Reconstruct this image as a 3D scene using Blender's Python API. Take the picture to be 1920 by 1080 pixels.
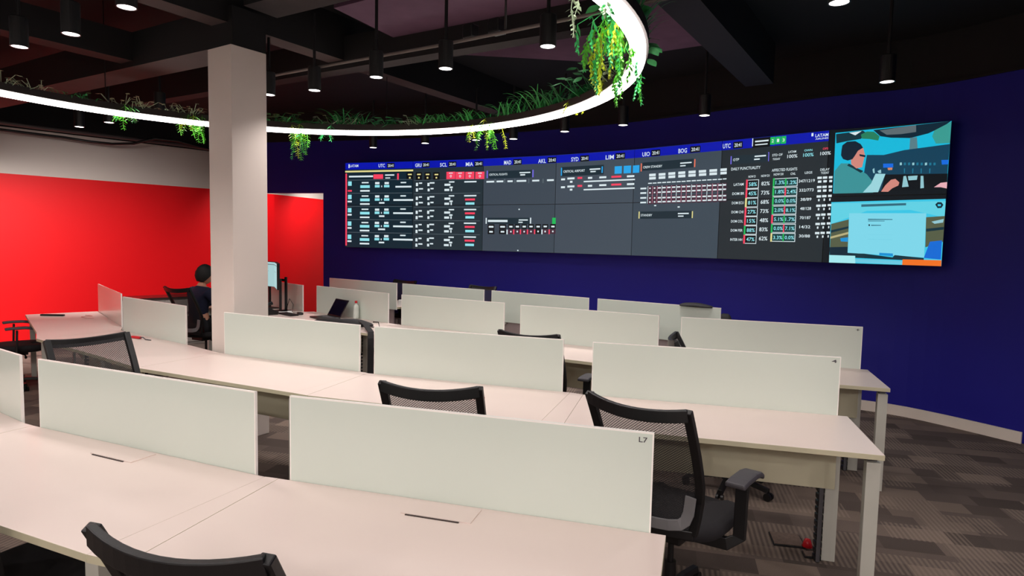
import bpy, bmesh, math, random
from mathutils import Vector, Matrix
from math import sin, cos, pi, radians, atan2, hypot, sqrt
random.seed(7)
for _o in list(bpy.data.objects): bpy.data.objects.remove(_o)
SC = bpy.context.scene
COL = SC.collection

# ------------------------------------------------------------------ camera
H = 1.70
cd = bpy.data.cameras.new('camera'); cam = bpy.data.objects.new('camera', cd); COL.objects.link(cam)
pt, rl = radians(4.25), radians(1.18)
fw = Vector((0, cos(pt), -sin(pt))); up = Vector((0, sin(pt), cos(pt))); ri = Vector((1, 0, 0))
r2 = ri*cos(rl) + up*sin(rl); u2 = -ri*sin(rl) + up*cos(rl)
M = Matrix(((r2.x, u2.x, -fw.x), (r2.y, u2.y, -fw.y), (r2.z, u2.z, -fw.z))).to_4x4()
M.translation = (0, 0, H); cam.matrix_world = M
cd.sensor_width = 36; cd.lens = 36*1190/1920; cd.clip_start = .05; cd.clip_end = 100
SC.camera = cam

# ------------------------------------------------------------------ world, exposure
W = bpy.data.worlds.new('world'); SC.world = W; W.use_nodes = True
W.node_tree.nodes['Background'].inputs[0].default_value = (.75, .7, .8, 1)
W.node_tree.nodes['Background'].inputs[1].default_value = .02
SC.view_settings.view_transform = 'Standard'; SC.view_settings.look = 'None'
SC.view_settings.exposure = 0; SC.view_settings.gamma = 1; SC.view_settings.use_curve_mapping = False
SPOT_W = 40      # watts of every ceiling spot
REAR_FILL_W = 110     # unseen fill spots added behind the camera
RED_WASH_W = 130     # unseen wall washers added to brighten the red wall
RING_E = 13       # radiance of the ring's diffuser

# ------------------------------------------------------------------ materials
def lin(c):
    return tuple((x/255/12.92 if x/255 <= .04045 else ((x/255+.055)/1.055)**2.4) for x in c)
MATS = {}
def mat(name, rgb, rough=.5, metal=0, var=.04, scale=6, bump=0, emit=0, spec=.5, coat=0, back=None):
    if name in MATS: return MATS[name]
    m = bpy.data.materials.new(name); m.use_nodes = True; nt = m.node_tree; b = nt.nodes['Principled BSDF']
    c = lin(rgb)
    b.inputs['Roughness'].default_value = rough; b.inputs['Metallic'].default_value = metal
    b.inputs['Specular IOR Level'].default_value = spec
    if coat: b.inputs['Coat Weight'].default_value = coat
    tc = nt.nodes.new('ShaderNodeTexCoord'); n = nt.nodes.new('ShaderNodeTexNoise'); n.inputs['Scale'].default_value = scale
    n.inputs['Detail'].default_value = 4
    nt.links.new(tc.outputs['Object'], n.inputs['Vector'])
    r = nt.nodes.new('ShaderNodeValToRGB'); r.color_ramp.elements[0].position = .3; r.color_ramp.elements[1].position = .7
    r.color_ramp.elements[0].color = (*[x*(1-var) for x in c], 1); r.color_ramp.elements[1].color = (*[min(1, x*(1+var)) for x in c], 1)
    nt.links.new(n.outputs['Fac'], r.inputs['Fac']); nt.links.new(r.outputs['Color'], b.inputs['Base Color'])
    if bump:
        bp = nt.nodes.new('ShaderNodeBump'); bp.inputs['Strength'].default_value = bump; bp.inputs['Distance'].default_value = .002
        n2 = nt.nodes.new('ShaderNodeTexNoise'); n2.inputs['Scale'].default_value = scale*25
        nt.links.new(tc.outputs['Object'], n2.inputs['Vector']); nt.links.new(n2.outputs['Fac'], bp.inputs['Height']); nt.links.new(bp.outputs['Normal'], b.inputs['Normal'])
    if emit:
        b.inputs['Emission Color'].default_value = (*c, 1); b.inputs['Emission Strength'].default_value = emit
        b.inputs['Base Color'].default_value = (0, 0, 0, 1); nt.links.remove(r.outputs['Color'].links[0])
    MATS[name] = m
    return m

LAM = mat('white_laminate', (226, 208, 200), .38, var=.015, scale=2)
EDGE = mat('laminate_edge', (196, 188, 160), .5, var=.02)
GLASS = mat('frosted_glass', (212, 221, 211), .28, var=.012, scale=1.2, coat=.3)
GEDGE = mat('polished_glass_edge', (250, 246, 240), .2, var=.01)
MOD = mat('beige_panel', (190, 184, 158), .5, var=.02)
LEG = mat('painted_steel', (188, 186, 176), .45, var=.03)
TRAY = mat('mauve_tray', (176, 160, 160), .55, var=.03)
BLK = mat('black_plastic', (14, 13, 15), .42, var=.1, bump=.1)
GRYP = mat('grey_plastic', (74, 72, 76), .5, var=.06)
PADM = mat('arm_pad_rubber', (66, 63, 68), .55, var=.06)
FAB = mat('black_fabric', (26, 23, 27), .9, var=.15, scale=40, bump=.5)
WHT = mat('white_paint', (226, 214, 205), .6, var=.02, scale=1)
BLUE = mat('navy_paint', (29, 27, 138), .55, var=.04, scale=.8, spec=.3)
REDM = mat('red_paint', (246, 12, 22), .5, var=.02, scale=.7, spec=.35)
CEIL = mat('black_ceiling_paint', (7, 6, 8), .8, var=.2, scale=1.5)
BEAM_LIT = mat('lit_beam_underside', (68, 55, 54), .8, var=.2, scale=2)  # beam undersides only: light from below put into the colour
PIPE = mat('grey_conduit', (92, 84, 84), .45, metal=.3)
BASEB = mat('baseboard_paint', (232, 220, 208), .5, var=.02)
RIM = mat('planter_rim_paint', (30, 20, 18), .6)
LEDM = mat('led_diffuser', (255, 244, 238), emit=RING_E)
LAMP = mat('lamp_disc', (255, 246, 244), emit=6)
SKIN = mat('skin', (196, 138, 112), .55)
HAIR = mat('dark_hair', (16, 12, 12), .7, var=.3, scale=60)
NAVY = mat('navy_cloth', (22, 24, 52), .85, var=.1, scale=30, bump=.3)
RED = mat('red_plastic', (200, 24, 36), .4)
CLEAR = mat('pale_plastic', (214, 222, 214), .25)
LCD = mat('monitor_glow', (176, 226, 228), emit=.8)
CARDB = mat('white_paper', (238, 236, 232), .7)
JACK = mat('black_jacket_cloth', (19, 17, 21), .7, var=.3, scale=18, bump=.5)
STRIPE = mat('grey_credenza', (142, 134, 128), .5, var=.03)
DTOP = mat('dark_gloss_top', (52, 34, 34), .22)

def mesh_mat():
    m = bpy.data.materials.new('chair_net'); m.use_nodes = True; nt = m.node_tree; b = nt.nodes['Principled BSDF']
    b.inputs['Base Color'].default_value = (.012, .01, .012, 1); b.inputs['Roughness'].default_value = .7
    tc = nt.nodes.new('ShaderNodeTexCoord'); out = []
    for rot in (radians(38), radians(-38)):
        mp = nt.nodes.new('ShaderNodeMapping'); mp.vector_type = 'POINT'; mp.inputs['Rotation'].default_value = (0, rot, 0)
        w = nt.nodes.new('ShaderNodeTexWave'); w.wave_type = 'BANDS'; w.bands_direction = 'Z'; w.inputs['Scale'].default_value = 38
        nt.links.new(tc.outputs['Object'], mp.inputs['Vector']); nt.links.new(mp.outputs['Vector'], w.inputs['Vector']); out.append(w)
    mx = nt.nodes.new('ShaderNodeMath'); mx.operation = 'MAXIMUM'
    nt.links.new(out[0].outputs['Fac'], mx.inputs[0]); nt.links.new(out[1].outputs['Fac'], mx.inputs[1])
    g = nt.nodes.new('ShaderNodeMapRange'); g.inputs['From Min'].default_value = .62; g.inputs['From Max'].default_value = .9
    g.inputs['To Min'].default_value = .42; g.inputs['To Max'].default_value = .95
    nt.links.new(mx.outputs[0], g.inputs['Value']); nt.links.new(g.outputs[0], b.inputs['Alpha'])
    return m
NET = mesh_mat()

def carpet_mat():
    m = bpy.data.materials.new('carpet_tiles'); m.use_nodes = True; nt = m.node_tree; b = nt.nodes['Principled BSDF']; L = nt.links.new
    b.inputs['Roughness'].default_value = .95; b.inputs['Specular IOR Level'].default_value = .15
    tc = nt.nodes.new('ShaderNodeTexCoord')
    mp = nt.nodes.new('ShaderNodeMapping'); mp.inputs['Rotation'].default_value = (0, 0, radians(14)); L(tc.outputs['Object'], mp.inputs['Vector'])
    # small warp so patches are irregular rectangles
    br = nt.nodes.new('ShaderNodeTexBrick'); br.inputs['Scale'].default_value = 1; br.inputs['Mortar Size'].default_value = 0
    br.inputs['Brick Width'].default_value = .31; br.inputs['Row Height'].default_value = .17; br.offset = .37; br.squash = .7; br.squash_frequency = 3
    br.inputs['Color1'].default_value = (0, 0, 0, 1); br.inputs['Color2'].default_value = (1, 1, 1, 1); br.inputs['Bias'].default_value = 0
    L(mp.outputs[0], br.inputs['Vector'])
    cr = nt.nodes.new('ShaderNodeValToRGB'); e = cr.color_ramp.elements
    e[0].position = 0; e[0].color = (*lin((82, 72, 67)), 1); e[1].position = 1; e[1].color = (*lin((132, 116, 105)), 1)
    x = cr.color_ramp.elements.new(.35); x.color = (*lin((100, 88, 82)), 1)
    x = cr.color_ramp.elements.new(.7); x.color = (*lin((114, 100, 92)), 1)
    L(br.outputs['Color'], cr.inputs['Fac'])
    w = nt.nodes.new('ShaderNodeTexWave'); w.wave_type = 'BANDS'; w.bands_direction = 'X'; w.inputs['Scale'].default_value = 11; w.inputs['Distortion'].default_value = .6
    L(mp.outputs[0], w.inputs['Vector'])
    b2 = nt.nodes.new('ShaderNodeTexBrick'); b2.inputs['Scale'].default_value = 1; b2.inputs['Mortar Size'].default_value = 0
    b2.inputs['Brick Width'].default_value = .43; b2.inputs['Row Height'].default_value = .23; b2.offset = .61
    b2.inputs['Color1'].default_value = (0, 0, 0, 1); b2.inputs['Color2'].default_value = (1, 1, 1, 1)
    mp2 = nt.nodes.new('ShaderNodeMapping'); mp2.inputs['Location'].default_value = (.13, .07, 0); L(mp.outputs[0], mp2.inputs['Vector']); L(mp2.outputs[0], b2.inputs['Vector'])
    th = nt.nodes.new('ShaderNodeMath'); th.operation = 'GREATER_THAN'; th.inputs[1].default_value = .52; L(b2.outputs['Color'], th.inputs[0])
    mu = nt.nodes.new('ShaderNodeMath'); mu.operation = 'MULTIPLY'; L(th.outputs[0], mu.inputs[0]); L(w.outputs['Fac'], mu.inputs[1])
    mu2 = nt.nodes.new('ShaderNodeMath'); mu2.operation = 'MULTIPLY'; mu2.inputs[1].default_value = .42; L(mu.outputs[0], mu2.inputs[0])
    mix = nt.nodes.new('ShaderNodeMix'); mix.data_type = 'RGBA'; mix.inputs[7].default_value = (*lin((160, 142, 128)), 1)
    L(cr.outputs[0], mix.inputs[6]); L(mu2.outputs[0], mix.inputs[0])
    n = nt.nodes.new('ShaderNodeTexNoise'); n.inputs['Scale'].default_value = 240; L(tc.outputs['Object'], n.inputs['Vector'])
    mr = nt.nodes.new('ShaderNodeMapRange'); mr.inputs['To Min'].default_value = .6; mr.inputs['To Max'].default_value = 1.3; L(n.outputs['Fac'], mr.inputs['Value'])
    m3 = nt.nodes.new('ShaderNodeMix'); m3.data_type = 'RGBA'; m3.blend_type = 'MULTIPLY'; m3.inputs[0].default_value = 1
    L(mix.outputs[2], m3.inputs[6]); L(mr.outputs[0], m3.inputs[7]); L(m3.outputs[2], b.inputs['Base Color'])
    bp = nt.nodes.new('ShaderNodeBump'); bp.inputs['Strength'].default_value = .5; bp.inputs['Distance'].default_value = .004
    L(n.outputs['Fac'], bp.inputs['Height']); L(bp.outputs['Normal'], b.inputs['Normal'])
    return m
CARPET = carpet_mat()

# ------------------------------------------------------------------ mesh builder
class MB:
    def __init__(s): s.v = []; s.f = []; s.m = []; s.mats = []
    def mi(s, m):
        if m not in s.mats: s.mats.append(m)
        return s.mats.index(m)
    def face(s, pts, m):
        i = len(s.v); s.v += [tuple(p) for p in pts]; s.f.append(tuple(range(i, i+len(pts)))); s.m.append(s.mi(m))
    def raw(s, vs, fs, m):
        i = len(s.v); s.v += [tuple(p) for p in vs]; k = s.mi(m)
        for f in fs: s.f.append(tuple(a+i for a in f)); s.m.append(k)
    def box(s, c, d, m, rz=0, mt=None, tilt=None):
        hx, hy, hz = d[0]/2, d[1]/2, d[2]/2
        R = Matrix.Rotation(rz, 3, 'Z')
        if tilt is not None: R = R @ tilt
        vs = [R @ Vector((x*hx, y*hy, z*hz)) + Vector(c) for z in (-1, 1) for y in (-1, 1) for x in (-1, 1)]
        fs = [(0, 2, 3, 1), (0, 1, 5, 4), (1, 3, 7, 5), (3, 2, 6, 7), (2, 0, 4, 6)]
        s.raw(vs, fs, m); s.raw(vs, [(4, 5, 7, 6)], mt or m)
    def prism(s, poly, z0, z1, m, mt=None):
        n = len(poly); vs = [(x, y, z0) for x, y in poly]+[(x, y, z1) for x, y in poly]
        s.raw(vs, [(i, (i+1) % n, n+(i+1) % n, n+i) for i in range(n)]+[tuple(range(n-1, -1, -1))], m)
        s.raw(vs, [tuple(range(n, 2*n))], mt or m)
    def tube(s, pts, r, m, n=8, caps=True):
        pts = [Vector(p) for p in pts]; rr = r if isinstance(r, (list, tuple)) else [r]*len(pts)
        vs = []; u0 = None
        for i, p in enumerate(pts):
            d = (pts[min(i+1, len(pts)-1)]-pts[max(i-1, 0)]).normalized()
            if u0 is None: u0 = d.orthogonal().normalized()
            u0 = (u0-d*u0.dot(d)); u0 = u0.normalized() if u0.length > 1e-5 else d.orthogonal().normalized()
            w = d.cross(u0)
            vs += [p+(u0*cos(2*pi*k/n)+w*sin(2*pi*k/n))*rr[i] for k in range(n)]
        fs = [(i*n+k, i*n+(k+1) % n, (i+1)*n+(k+1) % n, (i+1)*n+k) for i in range(len(pts)-1) for k in range(n)]
        if caps: fs += [tuple(range(n-1, -1, -1)), tuple((len(pts)-1)*n+k for k in range(n))]
        s.raw(vs, fs, m)
    def sweep(s, pts, prof, m, upv=(0, 0, 1), closed=False):
        # rectangular/any profile (list of (side, up)) swept along pts
        pts = [Vector(p) for p in pts]; U = Vector(upv); n = len(prof); vs = []; N = len(pts)
        for i, p in enumerate(pts):
            a = pts[(i-1) % N] if closed else pts[max(i-1, 0)]; b = pts[(i+1) % N] if closed else pts[min(i+1, N-1)]
            d = (b-a).normalized(); sd = d.cross(U).normalized(); uu = sd.cross(d)
            vs += [p+sd*x+uu*y for x, y in prof]
        K = N if closed else N-1
        fs = [(i*n+k, i*n+(k+1) % n, ((i+1) % N)*n+(k+1) % n, ((i+1) % N)*n+k) for i in range(K) for k in range(n)]
        if not closed: fs += [tuple(range(n-1, -1, -1)), tuple((N-1)*n+k for k in range(n))]
        s.raw(vs, fs, m)
    def lathe(s, prof, m, n=20, c=(0, 0, 0)):
        vs = [(c[0]+r*cos(2*pi*k/n), c[1]+r*sin(2*pi*k/n), c[2]+z) for r, z in prof for k in range(n)]
        fs = [(i*n+k, i*n+(k+1) % n, (i+1)*n+(k+1) % n, (i+1)*n+k) for i in range(len(prof)-1) for k in range(n)]
        s.raw(vs, fs, m)
    def build(s, name, parent=None, smooth=False, bevel=0, merge=True, sub=0, loc=None, rz=0):
        me = bpy.data.meshes.new(name); me.from_pydata(s.v, [], s.f)
        for m in s.mats: me.materials.append(m)
        me.polygons.foreach_set('material_index', s.m)
        if merge:
            bm = bmesh.new(); bm.from_mesh(me); bmesh.ops.remove_doubles(bm, verts=bm.verts, dist=1e-5)
            bmesh.ops.recalc_face_normals(bm, faces=bm.faces); bm.to_mesh(me); bm.free()
        if smooth: me.polygons.foreach_set('use_smooth', [True]*len(me.polygons))
        o = bpy.data.objects.new(name, me); COL.objects.link(o)
        if parent: o.parent = parent
        if loc: o.location = loc
        if rz: o.rotation_euler.z = rz
        if bevel:
            b = o.modifiers.new('bevel', 'BEVEL'); b.width = bevel; b.segments = 2; b.limit_method = 'ANGLE'
        if sub:
            b = o.modifiers.new('sub', 'SUBSURF'); b.levels = sub; b.render_levels = sub
        return o

def tag(o, label, cat, group=None, kind=None):
    o['label'] = label; o['category'] = cat
    if group: o['group'] = group
    if kind: o['kind'] = kind
    return o
def thing(name, label, cat, loc=(0, 0, 0), rz=0, group=None):
    o = bpy.data.objects.new(name, None); COL.objects.link(o); o.empty_display_size = .1
    o.location = loc; o.rotation_euler = (0, 0, rz)
    return tag(o, label, cat, group)
def dup(root, loc=None, rz=None, label=None, group=None):
    r = root.copy(); COL.objects.link(r)
    if loc is not None: r.location = loc
    if rz is not None: r.rotation_euler = (0, 0, rz)
    if label: r['label'] = label
    if group: r['group'] = group
    for ch in list(root.children):
        c = ch.copy(); COL.objects.link(c); c.parent = r
        for g in list(ch.children):
            d = g.copy(); COL.objects.link(d); d.parent = c
    return r
def struct(o): o['kind'] = 'structure'; return o
def heading(a, b): return atan2(b[1]-a[1], b[0]-a[0])

# ------------------------------------------------------------------ room shell
f = MB(); f.box((-.5, 6.5, -.05), (22, 23, .1), CARPET); struct(f.build('floor'))
f = MB(); f.box((-.5, 6.5, 3.83), (22, 23, .1), CEIL); struct(f.build('ceiling'))
def wall(name, pts, z0, z1, m, th=.12, side=1):
    w = MB(); pr = [(0, z0), (th*side, z0), (th*side, z1), (0, z1)]
    w.sweep([(x, y, 0) for x, y in pts], pr, m); return struct(w.build(name))
def arc_pts(p, k=6):
    # Catmull-Rom through the measured points of the curved wall
    out = []
    for i in range(len(p)-1):
        a = p[max(i-1, 0)]; b = p[i]; c = p[i+1]; d = p[min(i+2, len(p)-1)]
        for j in range(k):
            t = j/k
            out.append(tuple(.5*((2*b[q])+(-a[q]+c[q])*t+(2*a[q]-5*b[q]+4*c[q]-d[q])*t*t+(-a[q]+3*b[q]-3*c[q]+d[q])*t**3) for q in (0, 1)))
    return out+[tuple(p[-1])]
BW = [(-3.20, 10.74), (-2.70, 10.60), (-1.52, 10.19), (-.385, 9.685), (.67, 9.13), (1.655, 8.43), (2.53, 7.61), (3.36, 6.85), (4.03, 6.36), (4.55, 5.53), (5.6, 3.9)]
bwp = arc_pts(BW)
wall('wall_front', bwp, 0, 3.3, BLUE, .12, -1)
wall('wall_front_top', bwp, 3.3, 3.78, CEIL, .12, -1)
wall('trim_front_top', [(x-.008, y-.018) for x, y in bwp], 3.29, 3.31, CEIL, .018, 1)
# header over the passage beside the blue wall
wall('wall_header', [(-5.0, 11.3), (-3.20, 10.74)], 2.44, 3.3, BLUE, .12, -1)
wall('wall_header_top', [(-5.0, 11.3), (-3.20, 10.74)], 3.3, 3.78, CEIL, .12, -1)
wall('baseboard_front', [(x, y) for x, y in arc_pts([(x-.008, y-.018) for x, y in BW[:-1]])], 0, .105, BASEB, .018, 1)
RW = [(-10.2, 6.0), (-7.60, 9.38), (-5.60, 11.75), (-4.85, 12.95), (-4.15, 14.75)]
wall('wall_left', RW, 0, 2.54, REDM, .12, -1)
wall('wall_left_upper', RW, 2.54, 3.22, WHT, .12, -1)
wall('wall_left_top', RW, 3.22, 3.78, CEIL, .12, -1)
wall('wall_back', [(-4.15, 14.75), (0, 14.75), (7, 10)], 0, 3.78, WHT, .12, -1)
wall('wall_right', [(5.6, 3.9), (7.5, 1.2), (7.5, -4)], 0, 3.78, BLUE, .12, -1)
wall('wall_rear', [(7.5, -4), (-10.2, -4)], 0, 3.78, WHT, .12, -1)
wall('wall_side', [(-10.2, -4), (-10.2, 6.0)], 0, 3.78, WHT, .12, -1)

# column
c0 = Vector((-2.295, 5.335, 0)); ang = radians(-33.5)
m = MB(); m.box((0, 0, 1.6), (.32, .32, 3.2), WHT); o = m.build('column', loc=c0, rz=ang, bevel=.004)
tag(o, 'white square column standing behind the second desk row', 'column')
# ceiling beams: light from below painted on as paler undersides, shaded sides black
def beam(p, d, L0, L1, w, z0, z1, name='ceiling_beam', lab='', mt=None):
    a = atan2(d[1], d[0]); L = L1-L0; m = MB(); m.box(((L0+L1)/2, 0, (z0+z1)/2), (L, w, z1-z0), CEIL); m.face([(L0, -w/2, z0-.001), (L1, -w/2, z0-.001), (L1, w/2, z0-.001), (L0, w/2, z0-.001)], mt or BEAM_LIT)
    o = m.build(name, loc=(p[0], p[1], 0), rz=a); return tag(o, lab, 'beam')
d1 = (cos(radians(-31)), sin(radians(-31))); d2 = (cos(radians(57.5)), sin(radians(57.5)))
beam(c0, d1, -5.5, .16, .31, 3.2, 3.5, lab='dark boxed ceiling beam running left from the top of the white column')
beam(c0, d1, .3, 5.2, .31, 3.47, 3.78, lab='dark ceiling beam running right from above the white column to the top edge', mt=mat('dim_lit_beam_underside', (44, 36, 36), .8, var=.2))  # dimmer copy of the lit underside colour
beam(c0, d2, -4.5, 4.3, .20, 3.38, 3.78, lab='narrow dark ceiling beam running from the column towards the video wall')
beam((1.15, 4.6), d2, -5, 2.6, .28, 3.38, 3.78, lab='dark ceiling beam right of the plant ring, above the video wall end', mt=mat('navy_lit_beam_underside', (26, 28, 38), .8))
beam((-4.0, 5.2), d2, -4.5, 1.2, .2, 3.25, 3.5, lab='pale edged ceiling beam at the far left above the ring', mt=mat('dim_lit_beam_underside', (44, 36, 36), .8, var=.2))
beam((-3.45, 7.35), d1, -2.5, 5, .16, 3.3, 3.6, lab='thin dark ceiling beam behind the column, parallel to the boxed one', mt=mat('dim_lit_beam_underside', (44, 36, 36), .8, var=.2))
# patch of ceiling, its mauve colour standing for the ring's light on it
m = MB(); m.prism([(-1.45, 5.15), (.44, 3.97), (.98, 4.8), (1.68, 5.9), (.75, 6.5), (-.9, 6.3)][::1], 3.5, 3.54, mat('ring_lit_ceiling_panel', (104, 74, 98), .85, var=.1)); o = m.build('ceiling_panel')
tag(o, 'flat ceiling panel above the track, coloured as if lit by the plant ring', 'ceiling panel')
# conduits
def pipe(name, pts, r, mt, lab, cat):
    m = MB(); m.tube(pts, r, mt, 8); return tag(m.build(name, smooth=True), lab, cat)
pipe('conduit', [(-2.9, 6.2, 3.10), (-2.07, 5.64, 3.1), (-1.41, 5.23, 3.1), (-.56, 4.71, 3.1), (.15, 4.23, 3.1), (.41, 4.05, 3.1), (1.4, 3.35, 3.1)], .012, mat('pale_conduit', (120, 110, 106), .4), 'thin grey conduit carrying the row of spotlights inside the plant ring', 'conduit')
pipe('drooping_cable', [(-7.6, 8.6, 3.12), (-7.05, 9.2, 3.10), (-6.73, 9.6, 3.1), (-6.5, 9.85, 3.08), (-6.2, 9.9, 3.06), (-5.9, 9.95, 3.08), (-5.6, 10.0, 3.17), (-5.35, 10.2, 3.17), (-5.1, 10.4, 3.11), (-4.7, 10.9, 3.07)], .02, BLK, 'black cable drooping along the top of the white wall', 'cable')
pipe('conduit', [(-8.2, 8.0, 3.24), (-7.0, 9.5, 3.22), (-5.7, 11.0, 3.22), (-4.7, 12.6, 3.22)], .03, PIPE, 'grey pipe along the top edge of the white band over the red wall', 'conduit')
for (x, y, s, lab) in ((-.33, 4.62, .09, 'small black junction box on the conduit, left of the pair'), (-.14, 4.50, .10, 'small black junction box on the conduit beside the ceiling rod')):
    m = MB(); m.box((0, 0, 0), (s, s, .10), BLK); tag(m.build('junction_box', loc=(x, y, 3.17), rz=radians(-35), bevel=.012), lab, 'junction box')
pipe('ceiling_rod', [(-.08, 4.36, 3.11), (-.08, 4.36, 3.5)], .008, BLK, 'thin black rod hanging from the ceiling panel to the conduit', 'rod')

# ------------------------------------------------------------------ ceiling spots
def make_spot(label):
    t = thing('ceiling_spotlight', label, 'ceiling spotlight', group=None)
    m = MB(); m.lathe([(0, .19), (.048, .19), (.052, .185), (.052, 0), (.046, 0), (.044, .012), (0, .012)], BLK, 24); m.build('housing', t, smooth=False)
    m = MB(); m.lathe([(0, .0), (.0445, .0)], LAMP, 24); o = m.build('lamp_disc', t); o.location.z = .002
    m = MB(); m.lathe([(0, .62), (.012, .62), (.012, .19), (0, .19)], BLK, 10); m.build('stem', t)
    return t
spot0 = None
LSP = []
def put_spot(x, y, z, label, group, on=True, watt=None, ang=135, aim=None, blend=.9):
    global spot0
    if spot0 is None: spot0 = make_spot(label); t = spot0; t.location = (x, y, z)
    else: t = dup(spot0, (x, y, z), 0, label)
    t['group'] = group
    if on:
        l = bpy.data.lights.new('spot_beam', 'SPOT'); l.energy = watt or SPOT_W; l.spot_size = radians(ang); l.spot_blend = blend; l.shadow_soft_size = .05; l.color = (1, .93, .9)
        o = bpy.data.objects.new('spot_beam', l); COL.objects.link(o); o.location = (x, y, z-.012); LSP.append(o)
        if aim: o.rotation_euler = (Vector(aim)-Vector((x, y, z))).to_track_quat('-Z', 'Y').to_euler()
G1 = 'ceiling spotlights'
for x, y, lab in [(-3.26, 4.26, 'ceiling spotlight at the far left, lowest of the left corner three'), (-2.72, 3.97, 'ceiling spotlight in the middle of the left corner three'), (-2.09, 3.49, 'ceiling spotlight at the top edge left of the column'),
    (-5.0, 7.39, 'small ceiling spotlight above the red wall, beside the drooping cable'), (-4.45, 7.06, 'small ceiling spotlight above the red wall, left of the hanging fern'), (-3.52, 6.39, 'ceiling spotlight just above the ring, left of the column'),
    (-2.11, 5.53, 'ceiling spotlight half hidden by the right side of the column'), (-1.66, 5.33, 'ceiling spotlight first right of the column, on the conduit'), (-1.05, 4.86, 'ceiling spotlight second right of the column, over the narrow beam'),
    (-.5, 4.58, 'ceiling spotlight on the conduit left of the junction boxes'), (.19, 4.02, 'large ceiling spotlight beside the bright ring, black cylinder fully visible'),
    (1.58, 3.22, 'ceiling spotlight at the top edge, right of the ring'), (2.68, 4.69, 'ceiling spotlight above the right end of the video wall'), (1.76, 6.02, 'ceiling spotlight above the video wall, right of the hanging fern'),
    (1.1, 6.59, 'ceiling spotlight directly below the fern at the ring bend'), (.54, 7.04, 'ceiling spotlight below the ring, above the critical airport display'), (-.02, 7.62, 'ceiling spotlight below the ring, right of the yellow green fern'),
    (-.47, 7.76, 'ceiling spotlight below the ring, hidden partly by the yellow green fern'), (-1.13, 8.1, 'ceiling spotlight below the ring, second from left over the video wall'), (-1.89, 8.58, 'ceiling spotlight furthest left over the video wall')]:
    far = 'over the video wall' in lab or 'below the ring' in lab or 'above the video wall' in lab or 'directly below' in lab
    red = 'above the red wall' in lab
    put_spot(x, y, 2.9, lab, G1, watt=75 if far else (260 if red else (12 if 'right end' in lab else None)), ang=115 if far else (98 if red else 135), aim=(x-1.6, y+2.3, .6) if red else None)
# the same grid of fittings carried on over the rest of the room (outside the picture)
for x, y in [(-4.6, 4.9), (-5.8, 6.0), (-1.3, 2.7), (-.2, 2.3), (.9, 1.9), (2.3, 2.2), (-3.2, 2.3), (-2.0, 1.2), (-.8, .6), (.5, .1), (1.9, -.3), (-4.6, 3.3), (3.6, 2.6), (3.2, 1.0), (-6.0, 3.6)]:
    put_spot(x, y, 2.9, 'black cylinder ceiling spotlight of the grid over the seating behind the photographer', 'ceiling spotlights over the rear of the room', watt=25)
for x, y in [(-5.2, .2), (-3.9, -1.4), (-2.2, -1.6), (-.6, -2.2), (1.0, -2.4), (2.8, -1.9), (4.6, -.6), (-1.4, -3.2), (2.0, -3.3)]:  # unseen wide-cone lamps, added as fill for surfaces facing the camera
    put_spot(x, y, 2.9, 'unseen black cylinder fill spotlight added in rows behind the camera', 'fill spotlights added behind the camera', watt=REAR_FILL_W, ang=165, blend=.15)
# unseen wall washers, put in to brighten the red wall
for x, y, a in ((-4.5, 11.9, (-5.2, 12.9, 1)), (-3.7, 13.3, (-4.4, 14.4, 1)), (-7.6, 6.9, (-7.3, 9.9, .3)), (-8.6, 6.0, (-8.6, 8.4, .3))):
    put_spot(x, y, 3.0, 'unseen wall washer added to brighten the red wall', 'wall washers added for the red wall', watt=RED_WASH_W*(4 if x < -7 else 1), ang=80 if x < -7 else 120, aim=a)

# ------------------------------------------------------------------ ring light with planter
RC = (-1.788, 4.256); RR = 2.542; RZ = 2.80
rt = thing('ring_light', 'large round suspended ring light with planter rim and glowing white underside', 'ring light', (RC[0], RC[1], RZ))
def circ(r, z, n=144): return [(r*cos(2*pi*i/n), r*sin(2*pi*i/n), z) for i in range(n)]
m = MB(); m.sweep(circ(RR, 0), [(-.04, -.018), (.04, -.018), (.04, .018), (-.04, .018)], LEDM, closed=True); m.build('light_diffuser', rt)
m = MB(); m.sweep(circ(RR, .05), [(-.055, -.03), (.055, -.03), (.055, .03), (.045, .03), (.045, -.015), (-.045, -.015), (-.045, .03), (-.055, .03)], RIM, closed=True); m.build('planter_rim', rt)
for k in range(6):
    a = k*pi/3+.35; m = MB(); m.tube([(RR*cos(a), RR*sin(a), .1), (RR*cos(a), RR*sin(a), .98)], .004, BLK, 6); m.build('suspension_cable', rt)

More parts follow.
